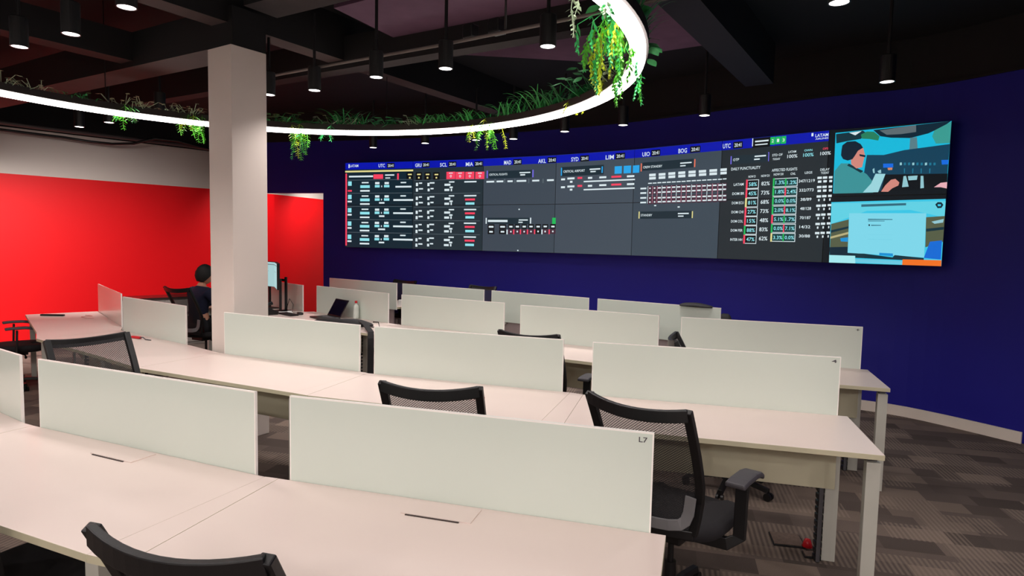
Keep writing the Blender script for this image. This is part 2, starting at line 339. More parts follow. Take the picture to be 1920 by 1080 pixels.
# ------------------------------------------------------------------ plants on the ring
LG = mat('bright_fern_leaf', (92, 190, 52), .55, var=.4, scale=25); LY = mat('yellow_fern_leaf', (196, 216, 44), .55, var=.25, scale=25)
LT = mat('teal_fern_leaf', (60, 190, 104), .55, var=.3, scale=25); DG = mat('dark_leaf', (40, 140, 74), .6, var=.4, scale=12); MG = mat('grass_leaf', (72, 186, 96), .55, var=.4, scale=12); PG = mat('pale_leaf', (168, 190, 158), .6, var=.2)
def leaf(m, p, d, L, w, mt, nrm=None):
    d = Vector(d).normalized(); s = d.cross(Vector((random.uniform(-.4, .4), random.uniform(-.4, .4), 1))).normalized()*w/2
    p = Vector(p); m.raw([p, p+d*L*.45+s, p+d*L, p+d*L*.45-s], [(0, 1, 2, 3)], mt)
def hanging(name, th, L, n, spread, mts, label, side=0):
    # drooping fern fronds growing over the rim
    a = radians(th); R = RR+side*.07; n = int(n*1.4)
    t = thing(name, label, 'hanging plant', (RC[0]+R*cos(a), RC[1]+R*sin(a), RZ+.05), a-pi/2, 'hanging ferns on the ring')
    for k in range(n):
        m = MB(); x0 = random.uniform(-spread, spread); ll = L*random.uniform(.5, 1); out = (.05+.05*random.random())*(1 if random.random() < .6 else -1)
        if name == 'large_fern': out = -random.uniform(-.05, .26)
        pts = []; N = max(6, int(ll/.022)); mt = random.choice(mts)
        for i in range(N+1):
            u = i/N; pts.append(Vector((x0+.25*x0*u+.02*sin(3*u+k), out*min(1, 3*u)+.01*sin(5*u+k), .03-ll*u+.03*sin(min(pi, u*8)))))
        m.tube(pts, .0022, mt, 4)
        for i in range(1, N):
            w = (.075 if name == 'large_fern' else .05)*(1-.75*i/N)+.014
            for s in (-1, 1):
                leaf(m, pts[i], (s*1, random.uniform(-.5, .5), -.75), w*random.uniform(.8, 1.2), .016, mt)
        m.build('frond', t, merge=False)
    return t
F = [LG, LY, LT]
hanging('hanging_fern', 136, .22, 6, .12, [LG, LT], 'green fern hanging below the ring at the left, nearest the drooping cable')
hanging('hanging_fern', 123.5, .27, 9, .10, [LG, LY], 'bushy yellow green fern hanging below the ring just left of the column')
hanging('hanging_fern', 101.5, .40, 9, .08, [LY, LG, LT], 'long yellow green fern hanging below the ring just right of the column')
hanging('hanging_fern', 94.5, .17, 4, .07, [LT], 'short pale green fern hanging right of the long column fern')
hanging('hanging_fern', 54.5, .32, 11, .16, [LY, LG], 'yellow green fern hanging above the second display column from left')
hanging('trailing_sprig', 27, .12, 3, .05, [LY], 'tiny yellow sprig hanging from the ring left of its bend')
hanging('trailing_sprig', 11, .10, 3, .03, [LY], 'tiny yellow sprig hanging closest to the ring bend fern')
hanging('hanging_fern', 2.5, .30, 7, .035, [LT, LG], 'narrow bright green fern hanging under the ring bend')
hanging('large_fern', -16, .34, 20, .30, [LY, LG, LG, LT], 'largest bright fern, spilling inwards over the glowing ring bend', side=-1)
hanging('hanging_fern', -31, .27, 5, .02, [LT, PG], 'thin pale fern strand hanging at the top left of the ring bend', side=-1.2)
def tuft(th, Hh, kind, label, mt, n=26, side=0):
    a = radians(th); t = MB(); 
    for k in range(n):
        b = random.uniform(0, 2*pi); r = random.uniform(.02, .06); p = Vector((random.uniform(-.16, .16), random.uniform(-.03, .03), 0)); L = Hh*random.uniform(.6, 1.1)
        if kind == 'grass':
            pts = []; N = 6
            for i in range(N+1):
                u = i/N; pts.append(p+Vector((cos(b)*L*.75*u, sin(b)*L*.5*u, L*(u-.55*u*u))))
            w = .007; s = Vector((-sin(b), cos(b), .2)).normalized()
            vs = []
            for i, q in enumerate(pts): ww = w*(1-(i/N)**2)+.0008; vs += [q+s*ww, q-s*ww]
            t.raw(vs, [(2*i, 2*i+1, 2*i+3, 2*i+2) for i in range(N)], mt)
        else:
            d = Vector((cos(b), sin(b)*.6, random.uniform(.3, 1.1))).normalized(); q = p+d*L*.6; t.tube([p, q], .003, mt, 4)
            s = d.cross(Vector((0, 0, 1))).normalized(); n2 = s.cross(d); lw = .035 if kind == 'broad' else .018; ll = .09 if kind == 'broad' else .05
            e = d*.6-Vector((0, 0, .5)); e.normalize()
            vs = [q]; 
            for i in range(1, 8):
                u = i/8; vs += [q+e*ll*u+s*lw*sin(pi*u**.8), q+e*ll*u-s*lw*sin(pi*u**.8)]
            vs.append(q+e*ll); nv = len(vs)
            fs = [(0, 1, 2)]+[(2*i-1, 2*i+1, 2*i+2, 2*i) for i in range(1, 7)]+[(nv-3, nv-1, nv-2)]
            t.raw(vs, fs, mt)
    o = t.build('grass_tuft' if kind == 'grass' else ('leafy_plant' if kind == 'broad' else 'trailing_plant'), merge=False, loc=(RC[0]+(RR+side)*cos(a), RC[1]+(RR+side)*sin(a), RZ+.055), rz=a-pi/2)
    return tag(o, label, 'plant', 'plants growing out of the ring planter')
for th, hh, kd, lab, mt in [(155, .18, 'small', 'dim pale leaved plant on the ring at the left picture edge', PG), (146, .12, 'small', 'low dark plant on the ring, above the left stretch of light', DG), (136, .22, 'small', 'plant with pale round leaves on the ring, above the leftmost hanging fern', PG),
    (126, .2, 'small', 'plant with pale leaves on the ring, just left of the column', PG), (105, .22, 'broad', 'dark leafy plant on the ring directly right of the column', DG), (99, .14, 'broad', 'low dark plant on the ring above the long hanging fern', DG), (91.5, .24, 'small', 'plant with white round leaves on the ring, between column and grasses', PG),
    (89, .3, 'grass', 'upright dark grass beside the white leaved plant', DG), (79, .18, 'broad', 'small broad leaved plant at the lowest stretch of the ring', DG), (73, .16, 'small', 'pale sprigged plant at the lowest stretch of the ring', PG), (69, .2, 'grass', 'low green grass tuft on the ring, left of two alike', MG), (65, .18, 'grass', 'low green grass tuft on the ring, beside its left twin', MG),
    (60, .22, 'grass', 'green grass tuft with pale tips above the yellow green fern', MG), (55, .16, 'grass', 'short dark grass behind the yellow green fern', DG), (46, .28, 'grass', 'bright green grass tuft right of the yellow green fern', MG), (37, .36, 'grass', 'largest arching grass tuft, before the ring bend', MG), (32, .3, 'grass', 'dark grass tuft leaning over the largest one', DG),
    (24, .30, 'broad', 'bushy dark plant with round leaves left of the ring bend', DG), (17, .36, 'broad', 'tall dark round leaved plant inside the ring bend', DG), (8, .2, 'small', 'pale twiggy plant on the ring at the bend fern', PG), (-3, .26, 'broad', 'dark leafy plant outside the ring at its rightmost point', DG), (-12, .32, 'grass', 'dark trailing grass outside the ring bend', DG), (-20, .34, 'broad', 'tall dark green plant above the largest bright fern', DG), (-25, .3, 'grass', 'dark grass behind the tall green plant at the top of the ring', DG)]:
    tuft(th, hh*1.15, kd, lab, mt, 44 if kd == 'grass' else 26, side=-.02)

# ------------------------------------------------------------------ video wall
SX = [(-2.751, 10.439), (-1.585, 10.034), (-.459, 9.532), (.583, 8.985), (1.548, 8.30), (2.411, 7.484), (3.25, 6.671), (4.099, 6.069)]
ZB, ZT = 1.54, 2.91
SCR = [
('t',0.547,0.043,0.094,0.04,'w','UTC'),
('r',0.679,0.044,0.11,0.057,'k'),
('t',0.679,0.045,0.083,0.032,'w','20:41'),
('t',1.08,0.049,0.094,0.04,'w','GRU'),
('r',1.191,0.047,0.11,0.058,'k'),
('t',1.191,0.047,0.082,0.032,'w','20:41'),
('t',1.444,0.053,0.098,0.041,'w','SCL'),
('r',1.571,0.05,0.113,0.058,'k'),
('t',1.571,0.05,0.085,0.033,'w','20:41'),
('t',1.808,0.056,0.1,0.041,'w','MIA'),
('r',1.933,0.056,0.117,0.059,'k'),
('t',1.933,0.055,0.088,0.033,'w','20:41'),
('t',2.345,0.055,0.101,0.042,'w','MAD'),
('r',2.482,0.053,0.117,0.058,'k'),
('t',2.483,0.053,0.088,0.034,'w','20:41'),
('t',2.814,0.055,0.103,0.041,'w','AKL'),
('r',2.946,0.05,0.121,0.059,'k'),
('t',2.946,0.05,0.09,0.034,'w','20:41'),
('t',3.253,0.056,0.098,0.041,'w','SYD'),
('r',3.381,0.054,0.115,0.059,'k'),
('t',3.382,0.054,0.086,0.033,'w','20:41'),
('t',3.7,0.058,0.101,0.041,'w','LIM'),
('r',3.829,0.054,0.118,0.058,'k'),
('t',3.829,0.054,0.089,0.032,'w','20:41'),
('t',4.144,0.055,0.093,0.04,'w','UIO'),
('r',4.261,0.051,0.109,0.057,'k'),
('t',4.261,0.051,0.082,0.033,'w','20:41'),
('t',4.575,0.054,0.096,0.04,'w','BOG'),
('r',4.714,0.051,0.112,0.056,'k'),
('t',4.714,0.051,0.084,0.032,'w','20:41'),
('t',5.047,0.048,0.081,0.038,'w','UTC'),
('r',5.162,0.048,0.095,0.055,'k'),
('t',5.162,0.048,0.071,0.031,'w','20:41'),
('t',0.136,0.039,0.126,0.03,'w','LATAM'),
('r',0.058,0.041,0.016,0.044,'w'),
('t',5.938,0.033,0.11,0.024,'w','LATAM'),
('t',5.94,0.058,0.11,0.013,'w','AIRLINES'),
('r',5.857,0.023,0.017,0.024,'w'),
('r',5.393,0.045,0.17,0.077,'k'),
('r',5.308,0.038,0.008,0.065,'w'),
('r',5.397,0.034,0.13,0.012,'w'),
('r',5.394,0.061,0.12,0.009,'w'),
('r',5.501,0.041,0.046,0.06,'g'),
('t',5.501,0.041,0.02,0.026,'w','2'),
('r',5.551,0.041,0.046,0.059,'g'),
('t',5.551,0.042,0.02,0.025,'w','1'),
('r',5.602,0.042,0.046,0.059,'g'),
('t',5.602,0.043,0.02,0.025,'w','3'),
('r',0.501,0.105,1.003,0.019,'y'),
('r',0.239,0.164,0.363,0.019,'w'),
('r',0.498,0.169,0.142,0.053,'p'),
('r',0.665,0.153,0.134,0.015,'w'),
('r',0.637,0.186,0.071,0.012,'w'),
('r',0.786,0.173,0.025,0.074,'p'),
('r',0.015,0.554,0.023,0.853,'p'),
('r',0.956,0.168,0.095,0.085,'k'),
('r',0.956,0.15,0.055,0.015,'y'),
('r',0.956,0.187,0.024,0.018,'y'),
('r',1.088,0.171,0.091,0.085,'k'),
('r',1.089,0.152,0.053,0.015,'y'),
('r',1.089,0.189,0.023,0.018,'y'),
('r',1.216,0.174,0.091,0.084,'k'),
('r',1.216,0.155,0.053,0.015,'y'),
('r',1.216,0.192,0.023,0.018,'y'),
('r',1.345,0.176,0.091,0.084,'k'),
('r',1.345,0.159,0.053,0.015,'y'),
('r',1.345,0.194,0.023,0.018,'y'),
('r',1.551,0.173,0.124,0.081,'p'),
('r',1.551,0.148,0.054,0.009,'w'),
('t',1.551,0.181,0.026,0.03,'w','0'),
('r',1.681,0.176,0.125,0.08,'p'),
('r',1.68,0.151,0.053,0.009,'w'),
('t',1.681,0.184,0.027,0.029,'w','0'),
('r',1.815,0.178,0.124,0.079,'p'),
('r',1.816,0.154,0.053,0.009,'w'),
('t',1.815,0.186,0.027,0.029,'w','0'),
('r',1.952,0.181,0.124,0.079,'p'),
('r',1.953,0.157,0.053,0.01,'w'),
('t',1.953,0.189,0.027,0.029,'w','0'),
('r',0.512,0.206,0.954,0.005,'l'),
('r',1.491,0.22,0.941,0.004,'l'),
('r',0.071,0.246,0.055,0.051,'c'),
('r',0.07,0.331,0.063,0.019,'p'),
('r',0.303,0.237,0.103,0.015,'w'),
('r',0.301,0.283,0.142,0.032,'c'),
('r',0.3,0.332,0.142,0.019,'w'),
('r',0.484,0.244,0.064,0.025,'w'),
('r',0.484,0.28,0.071,0.028,'c'),
('r',0.623,0.245,0.063,0.025,'w'),
('r',0.623,0.28,0.079,0.027,'c'),
('r',0.549,0.282,0.012,0.019,'w'),
('r',0.865,0.241,0.079,0.014,'w'),
('r',0.865,0.288,0.229,0.019,'w'),
('r',1.062,0.265,0.031,0.037,'w'),
('r',1.115,0.251,0.046,0.015,'w'),
('r',1.062,0.327,0.031,0.037,'w'),
('r',1.121,0.315,0.061,0.015,'w'),
('r',1.231,0.268,0.03,0.036,'w'),
('r',1.284,0.251,0.069,0.016,'w'),
('r',1.235,0.329,0.03,0.03,'w'),
('r',1.284,0.315,0.045,0.015,'w'),
('r',1.565,0.245,0.076,0.014,'w'),
('r',1.505,0.275,0.084,0.023,'w'),
('r',1.558,0.304,0.045,0.017,'w'),
('r',1.498,0.332,0.069,0.024,'w'),
('r',1.562,0.333,0.019,0.029,'w'),
('r',1.825,0.247,0.167,0.015,'w'),
('r',0.511,0.36,0.955,0.005,'l'),
('r',1.492,0.371,0.942,0.005,'l'),
('r',0.07,0.403,0.055,0.051,'c'),
('r',0.069,0.457,0.064,0.019,'w'),
('r',0.302,0.393,0.103,0.015,'w'),
('r',0.3,0.438,0.142,0.032,'c'),
('r',0.299,0.486,0.143,0.019,'w'),
('r',0.484,0.398,0.063,0.025,'w'),
('r',0.484,0.434,0.071,0.028,'c'),
('r',0.623,0.398,0.063,0.025,'w'),
('r',0.623,0.434,0.079,0.028,'c'),
('r',0.548,0.435,0.013,0.019,'w'),
('r',0.863,0.393,0.079,0.015,'w'),
('r',0.864,0.44,0.284,0.02,'w'),
('r',0.552,0.473,0.079,0.018,'w'),
('r',1.062,0.422,0.031,0.037,'w'),
('r',1.115,0.407,0.046,0.016,'w'),
('r',1.062,0.484,0.031,0.037,'w'),
('r',1.121,0.471,0.061,0.016,'w'),
('r',1.232,0.424,0.031,0.036,'w'),
('r',1.285,0.406,0.068,0.015,'w'),
('r',1.236,0.484,0.031,0.03,'w'),
('r',1.285,0.47,0.046,0.016,'w'),
('r',1.565,0.398,0.076,0.014,'w'),
('r',1.506,0.429,0.083,0.024,'w'),
('r',1.559,0.458,0.046,0.017,'w'),
('r',1.499,0.485,0.068,0.024,'w'),
('r',1.562,0.485,0.019,0.029,'w'),
('r',1.826,0.399,0.168,0.015,'w'),
('r',1.823,0.44,0.137,0.021,'p'),
('r',1.824,0.484,0.122,0.025,'c'),
('r',0.511,0.514,0.956,0.005,'l'),
('r',1.492,0.522,0.943,0.005,'l'),
('r',0.068,0.56,0.056,0.051,'c'),
('r',0.068,0.613,0.063,0.02,'w'),
('r',0.302,0.548,0.102,0.015,'w'),
('r',0.299,0.593,0.142,0.031,'c'),
('r',0.298,0.642,0.143,0.018,'w'),
('r',0.483,0.552,0.063,0.025,'w'),
('r',0.483,0.588,0.071,0.028,'c'),
('r',0.621,0.551,0.063,0.025,'w'),
('r',0.621,0.587,0.079,0.028,'c'),
('r',0.548,0.589,0.012,0.019,'w'),
('r',0.863,0.544,0.079,0.014,'w'),
('r',0.863,0.591,0.285,0.019,'w'),
('r',0.552,0.627,0.08,0.019,'w'),
('r',1.062,0.58,0.031,0.036,'w'),
('r',1.115,0.564,0.046,0.016,'w'),
('r',1.062,0.641,0.031,0.036,'w'),
('r',1.121,0.628,0.061,0.016,'w'),
('r',1.232,0.58,0.031,0.036,'w'),
('r',1.285,0.561,0.068,0.015,'w'),
('r',1.236,0.64,0.03,0.03,'w'),
('r',1.285,0.625,0.046,0.016,'w'),
('r',1.566,0.551,0.076,0.014,'w'),
('r',1.506,0.583,0.084,0.023,'w'),
('r',1.559,0.611,0.045,0.017,'w'),
('r',1.5,0.639,0.069,0.024,'w'),
('r',1.562,0.639,0.019,0.029,'w'),
('r',1.827,0.55,0.168,0.015,'w'),
('r',1.825,0.591,0.137,0.021,'p'),
('r',1.825,0.635,0.122,0.026,'c'),
('r',0.51,0.669,0.957,0.005,'l'),
('r',1.493,0.673,0.944,0.005,'l'),
('r',0.067,0.718,0.056,0.051,'c'),
('r',0.067,0.77,0.063,0.019,'w'),
('r',0.301,0.704,0.103,0.015,'w'),
('r',0.298,0.748,0.142,0.031,'c'),
('r',0.297,0.798,0.143,0.019,'w'),
('r',0.482,0.706,0.064,0.025,'w'),
('r',0.482,0.742,0.072,0.028,'c'),
('r',0.621,0.705,0.063,0.024,'w'),
('r',0.621,0.74,0.079,0.028,'c'),
('r',0.548,0.743,0.013,0.018,'w'),
('r',0.863,0.696,0.079,0.015,'w'),
('r',0.863,0.743,0.285,0.02,'w'),
('r',0.551,0.78,0.103,0.019,'w'),
('r',1.062,0.737,0.031,0.036,'w'),
('r',1.115,0.72,0.046,0.015,'w'),
('r',1.062,0.798,0.03,0.036,'w'),
('r',1.121,0.784,0.061,0.016,'w'),
('r',1.232,0.735,0.03,0.036,'w'),
('r',1.285,0.717,0.069,0.016,'w'),
('r',1.236,0.796,0.03,0.03,'w'),
('r',1.285,0.78,0.045,0.016,'w'),
('r',1.567,0.704,0.076,0.014,'w'),
('r',1.506,0.736,0.083,0.024,'w'),
('r',1.56,0.763,0.046,0.018,'w'),
('r',1.5,0.792,0.068,0.024,'w'),
('r',1.563,0.792,0.019,0.029,'w'),
('r',1.828,0.7,0.168,0.015,'w'),
('r',1.825,0.74,0.137,0.021,'p'),
('r',1.826,0.786,0.122,0.026,'c'),
('r',0.509,0.821,0.959,0.005,'l'),
('r',1.494,0.825,0.945,0.005,'l'),
('r',0.066,0.875,0.056,0.051,'c'),
('r',0.066,0.927,0.063,0.019,'w'),
('r',0.3,0.859,0.103,0.015,'w'),
('r',0.297,0.904,0.143,0.032,'c'),
('r',0.296,0.952,0.143,0.019,'w'),
('r',0.482,0.861,0.063,0.025,'w'),
('r',0.482,0.896,0.071,0.028,'c'),
('r',0.621,0.859,0.064,0.025,'w'),
('r',0.621,0.893,0.079,0.028,'c'),
('r',0.546,0.897,0.013,0.019,'w'),
('r',0.863,0.847,0.079,0.015,'w'),
('r',0.863,0.895,0.285,0.02,'w'),
('r',0.551,0.934,0.08,0.018,'w'),
('r',1.062,0.894,0.03,0.036,'w'),
('r',1.115,0.877,0.045,0.016,'w'),
('r',1.062,0.955,0.03,0.036,'w'),
('r',1.121,0.941,0.061,0.016,'w'),
('r',1.232,0.891,0.03,0.036,'w'),
('r',1.285,0.872,0.069,0.016,'w'),
('r',1.236,0.951,0.031,0.03,'w'),
('r',1.286,0.935,0.046,0.015,'w'),
('r',1.567,0.857,0.076,0.014,'w'),
('r',1.507,0.889,0.084,0.024,'w'),
('r',1.561,0.916,0.046,0.018,'w'),
('r',1.5,0.946,0.069,0.023,'w'),
('r',1.563,0.945,0.019,0.029,'w'),
('r',1.829,0.851,0.168,0.015,'w'),
('r',1.827,0.891,0.137,0.021,'p'),
('r',1.827,0.937,0.122,0.026,'c'),
('r',2.057,0.173,0.016,0.08,'v'),
('r',2.697,0.18,0.016,0.077,'v'),
('r',2.379,0.181,0.604,0.079,'d'),
('t',2.215,0.177,0.258,0.022,'w','CRITICAL FLIGHTS'),
('r',2.587,0.167,0.148,0.012,'w'),
('r',2.558,0.19,0.067,0.014,'w'),
('r',2.103,0.252,0.111,0.018,'w'),
('r',2.241,0.252,0.096,0.018,'w'),
('r',2.385,0.253,0.073,0.018,'w'),
('r',2.542,0.253,0.132,0.018,'w'),
('r',2.736,0.254,0.095,0.017,'w'),
('r',2.931,0.254,0.089,0.018,'w'),
('r',2.173,0.246,0.017,0.046,'l'),
('r',2.308,0.248,0.017,0.045,'l'),
('r',2.452,0.252,0.016,0.045,'l'),
('r',2.642,0.256,0.016,0.045,'l'),
('r',2.834,0.259,0.016,0.044,'l'),
('r',2.519,0.55,0.017,0.013,'w'),
('r',2.513,0.984,0.018,0.013,'w'),
('r',2.054,0.672,0.016,0.063,'w'),
('r',2.679,0.668,0.016,0.061,'w'),
('r',2.367,0.672,0.591,0.067,'d'),
('r',2.22,0.673,0.281,0.023,'w'),
('r',2.579,0.662,0.125,0.012,'w'),
('r',2.542,0.686,0.059,0.012,'w'),
('r',2.997,0.67,0.058,0.065,'g'),
('r',2.126,0.736,0.096,0.052,'k'),
('r',2.127,0.736,0.067,0.019,'w'),
('r',2.127,0.79,0.096,0.05,'k'),
('r',2.127,0.79,0.052,0.018,'w'),
('r',2.292,0.734,0.096,0.051,'k'),
('r',2.292,0.735,0.067,0.018,'w'),
('r',2.292,0.788,0.096,0.05,'k'),
('r',2.292,0.788,0.052,0.017,'w'),
('r',2.41,0.732,0.074,0.051,'k'),
('r',2.409,0.733,0.045,0.018,'w'),
('r',2.41,0.786,0.074,0.05,'m'),
('r',2.41,0.786,0.02,0.017,'w'),
('r',2.5,0.732,0.074,0.05,'k'),
('r',2.5,0.732,0.044,0.018,'w'),
('r',2.501,0.784,0.074,0.049,'m'),
('r',2.5,0.784,0.019,0.017,'w'),
('r',2.593,0.731,0.073,0.05,'k'),
('r',2.594,0.731,0.045,0.018,'w'),
('r',2.594,0.784,0.074,0.049,'m'),
('r',2.595,0.784,0.019,0.017,'w'),
('r',2.687,0.73,0.074,0.05,'k'),
('r',2.687,0.73,0.044,0.017,'w'),
('r',2.688,0.782,0.074,0.048,'m'),
('r',2.688,0.782,0.019,0.016,'w'),
('r',2.783,0.729,0.074,0.05,'k'),
('r',2.783,0.73,0.044,0.017,'w'),
('r',2.784,0.78,0.074,0.049,'k'),
('r',2.784,0.78,0.02,0.017,'w'),
('r',2.878,0.728,0.074,0.049,'k'),
('r',2.878,0.728,0.044,0.017,'w'),
('r',2.879,0.779,0.074,0.048,'m'),
('r',2.878,0.78,0.019,0.017,'w'),
('r',2.979,0.726,0.073,0.049,'k'),
('r',2.979,0.728,0.044,0.017,'w'),
('r',2.979,0.778,0.073,0.048,'m'),
('r',2.979,0.778,0.019,0.016,'w'),
('r',2.357,0.79,0.016,0.05,'w'),
('r',2.45,0.788,0.017,0.051,'p'),
('r',2.544,0.787,0.016,0.05,'p'),
('r',2.64,0.786,0.016,0.05,'p'),
('r',2.738,0.784,0.016,0.049,'p'),
('r',2.836,0.784,0.016,0.049,'w'),
('r',2.932,0.782,0.016,0.049,'p'),
('r',3.352,0.174,0.558,0.094,'d'),
('r',3.077,0.173,0.015,0.08,'b2'),
('r',3.611,0.174,0.015,0.062,'b2'),
('t',3.246,0.173,0.286,0.024,'w','CRITICAL AIRPORT'),
('r',3.519,0.165,0.136,0.013,'w'),
('r',3.496,0.188,0.068,0.012,'w'),
('r',3.81,0.185,0.088,0.071,'b2'),
('r',3.92,0.185,0.088,0.071,'b2'),
('r',4.026,0.186,0.081,0.07,'b2'),
('r',3.102,0.251,0.054,0.019,'w'),
('r',3.208,0.245,0.096,0.019,'w'),
('r',3.327,0.244,0.062,0.019,'p'),
('r',3.213,0.279,0.034,0.02,'w'),
('r',3.46,0.248,0.055,0.019,'w'),
('r',3.622,0.248,0.088,0.018,'w'),
('r',3.79,0.248,0.122,0.018,'p'),
('r',3.962,0.25,0.088,0.018,'w'),
('r',3.71,0.282,0.663,0.013,'w'),
('r',3.103,0.33,0.055,0.019,'w'),
('r',3.21,0.325,0.095,0.019,'w'),
('r',3.329,0.323,0.061,0.019,'p'),
('r',3.214,0.357,0.034,0.019,'w'),
('r',3.462,0.326,0.055,0.019,'w'),
('r',3.625,0.324,0.089,0.018,'w'),
('r',3.792,0.323,0.123,0.018,'p'),
('r',3.965,0.324,0.087,0.018,'w'),
('r',3.712,0.362,0.664,0.013,'w'),
('r',4.091,0.174,0.013,0.075,'o'),
('r',4.716,0.171,0.013,0.069,'o'),
('r',4.403,0.169,0.598,0.076,'d'),
('t',4.23,0.175,0.232,0.022,'w','CREW STANDBY'),
('r',4.617,0.163,0.128,0.011,'w'),
('r',4.585,0.187,0.061,0.01,'w'),
('r',4.232,0.251,0.079,0.024,'w'),
('r',4.234,0.281,0.08,0.023,'w'),
('r',4.347,0.251,0.08,0.023,'w'),
('r',4.348,0.28,0.079,0.023,'w'),
('r',4.461,0.249,0.08,0.023,'w'),
('r',4.463,0.278,0.079,0.023,'w'),
('r',4.575,0.248,0.079,0.023,'w'),
('r',4.577,0.277,0.08,0.023,'w'),
('r',4.69,0.247,0.079,0.023,'w'),
('r',4.691,0.276,0.08,0.023,'w'),
('r',4.803,0.247,0.079,0.022,'w'),
('r',4.806,0.275,0.079,0.022,'w'),
('r',4.918,0.246,0.08,0.022,'w'),
('r',4.919,0.274,0.079,0.022,'w'),
('r',5.026,0.245,0.067,0.022,'w'),
('r',5.027,0.273,0.066,0.022,'w'),
('r',4.206,0.326,0.046,0.01,'w'),
('r',4.208,0.372,0.049,0.037,'m'),
('r',4.208,0.372,0.018,0.013,'w'),
('r',4.21,0.413,0.049,0.036,'m'),
('r',4.21,0.413,0.018,0.014,'w'),
('r',4.212,0.462,0.049,0.036,'m'),
('r',4.212,0.462,0.018,0.013,'w'),
('r',4.213,0.5,0.049,0.036,'m'),
('r',4.213,0.499,0.019,0.013,'w'),
('r',4.183,0.431,0.006,0.157,'w'),
('r',4.262,0.326,0.046,0.009,'w'),
('r',4.264,0.373,0.049,0.036,'m'),
('r',4.264,0.372,0.019,0.013,'w'),
('r',4.267,0.412,0.049,0.035,'m'),
('r',4.266,0.412,0.018,0.013,'w'),
('r',4.268,0.462,0.049,0.036,'m'),
('r',4.268,0.462,0.018,0.014,'w'),
('r',4.269,0.5,0.049,0.036,'m'),
('r',4.27,0.499,0.018,0.013,'w'),
('r',4.24,0.431,0.006,0.156,'q'),
('r',4.319,0.325,0.046,0.01,'w'),
('r',4.321,0.372,0.049,0.035,'m'),
('r',4.321,0.372,0.038,0.013,'w'),
('r',4.322,0.412,0.049,0.036,'m'),
('r',4.323,0.412,0.038,0.013,'w'),
('r',4.325,0.462,0.049,0.036,'m'),
('r',4.325,0.462,0.038,0.014,'w'),
('r',4.326,0.499,0.049,0.035,'m'),
('r',4.327,0.499,0.039,0.013,'w'),
('r',4.296,0.431,0.006,0.155,'q'),
('r',4.375,0.325,0.046,0.01,'w'),
('r',4.377,0.372,0.049,0.035,'m'),
('r',4.377,0.372,0.038,0.013,'w'),
('r',4.38,0.412,0.049,0.036,'m'),
('r',4.379,0.412,0.038,0.014,'w'),
('r',4.381,0.462,0.049,0.036,'m'),
('r',4.381,0.462,0.038,0.014,'w'),
('r',4.383,0.499,0.049,0.035,'m'),
('r',4.383,0.499,0.038,0.013,'w'),
('r',4.353,0.431,0.006,0.155,'w'),
('r',4.431,0.325,0.046,0.01,'w'),
('r',4.434,0.372,0.049,0.035,'m'),
('r',4.434,0.372,0.038,0.013,'w'),
('r',4.435,0.412,0.049,0.036,'m'),
('r',4.435,0.412,0.038,0.014,'w'),
('r',4.438,0.463,0.049,0.035,'m'),
('r',4.438,0.463,0.038,0.013,'w'),
('r',4.44,0.499,0.049,0.035,'m'),
('r',4.44,0.499,0.038,0.013,'w'),
('r',4.409,0.431,0.006,0.153,'q'),
('r',4.488,0.325,0.046,0.009,'w'),
('r',4.49,0.372,0.049,0.035,'m'),
('r',4.49,0.372,0.038,0.013,'w'),
('r',4.492,0.411,0.049,0.035,'m'),
('r',4.492,0.411,0.038,0.013,'w'),
('r',4.495,0.463,0.049,0.035,'m'),
('r',4.494,0.463,0.038,0.013,'w'),
('r',4.497,0.499,0.049,0.035,'m'),
('r',4.496,0.499,0.038,0.013,'w'),
('r',4.466,0.431,0.006,0.153,'q'),
('r',4.544,0.325,0.046,0.009,'w'),
('r',4.546,0.372,0.049,0.035,'m'),
('r',4.546,0.372,0.038,0.013,'w'),
('r',4.549,0.411,0.049,0.035,'m'),
('r',4.548,0.411,0.038,0.013,'w'),
('r',4.55,0.463,0.049,0.035,'m'),
('r',4.551,0.463,0.038,0.013,'w'),
('r',4.553,0.499,0.049,0.035,'m'),
('r',4.553,0.499,0.038,0.013,'w'),
('r',4.522,0.431,0.006,0.151,'w'),
('r',4.6,0.325,0.046,0.009,'w'),
('r',4.603,0.372,0.049,0.035,'m'),
('r',4.603,0.372,0.038,0.013,'w'),
('r',4.604,0.411,0.049,0.035,'m'),
('r',4.605,0.411,0.038,0.013,'w'),
('r',4.607,0.463,0.049,0.035,'m'),
('r',4.607,0.463,0.039,0.013,'w'),
('r',4.61,0.499,0.049,0.035,'m'),
('r',4.609,0.499,0.038,0.013,'w'),
('r',4.579,0.431,0.006,0.151,'q'),
('r',4.657,0.324,0.046,0.01,'w'),
('r',4.659,0.373,0.049,0.034,'m'),
('r',4.659,0.372,0.038,0.013,'w'),
('r',4.662,0.411,0.049,0.035,'m'),
('r',4.661,0.411,0.038,0.013,'w'),
('r',4.664,0.463,0.05,0.034,'m'),
('r',4.664,0.463,0.038,0.013,'w'),
('r',4.666,0.499,0.05,0.034,'m'),
('r',4.666,0.499,0.038,0.013,'w'),
('r',4.635,0.431,0.006,0.149,'q'),
('r',4.713,0.324,0.046,0.01,'w'),
('r',4.716,0.373,0.049,0.034,'m'),
('r',4.716,0.372,0.038,0.013,'w'),
('r',4.717,0.411,0.049,0.034,'m'),
('r',4.718,0.411,0.038,0.013,'w'),
('r',4.72,0.463,0.049,0.034,'m'),
('r',4.721,0.463,0.038,0.012,'w'),
('r',4.723,0.499,0.049,0.034,'m'),
('r',4.723,0.499,0.039,0.013,'w'),
('r',4.692,0.431,0.006,0.149,'w'),
('r',4.769,0.324,0.046,0.009,'w'),
('r',4.772,0.373,0.049,0.034,'m'),
('r',4.772,0.373,0.038,0.012,'w'),
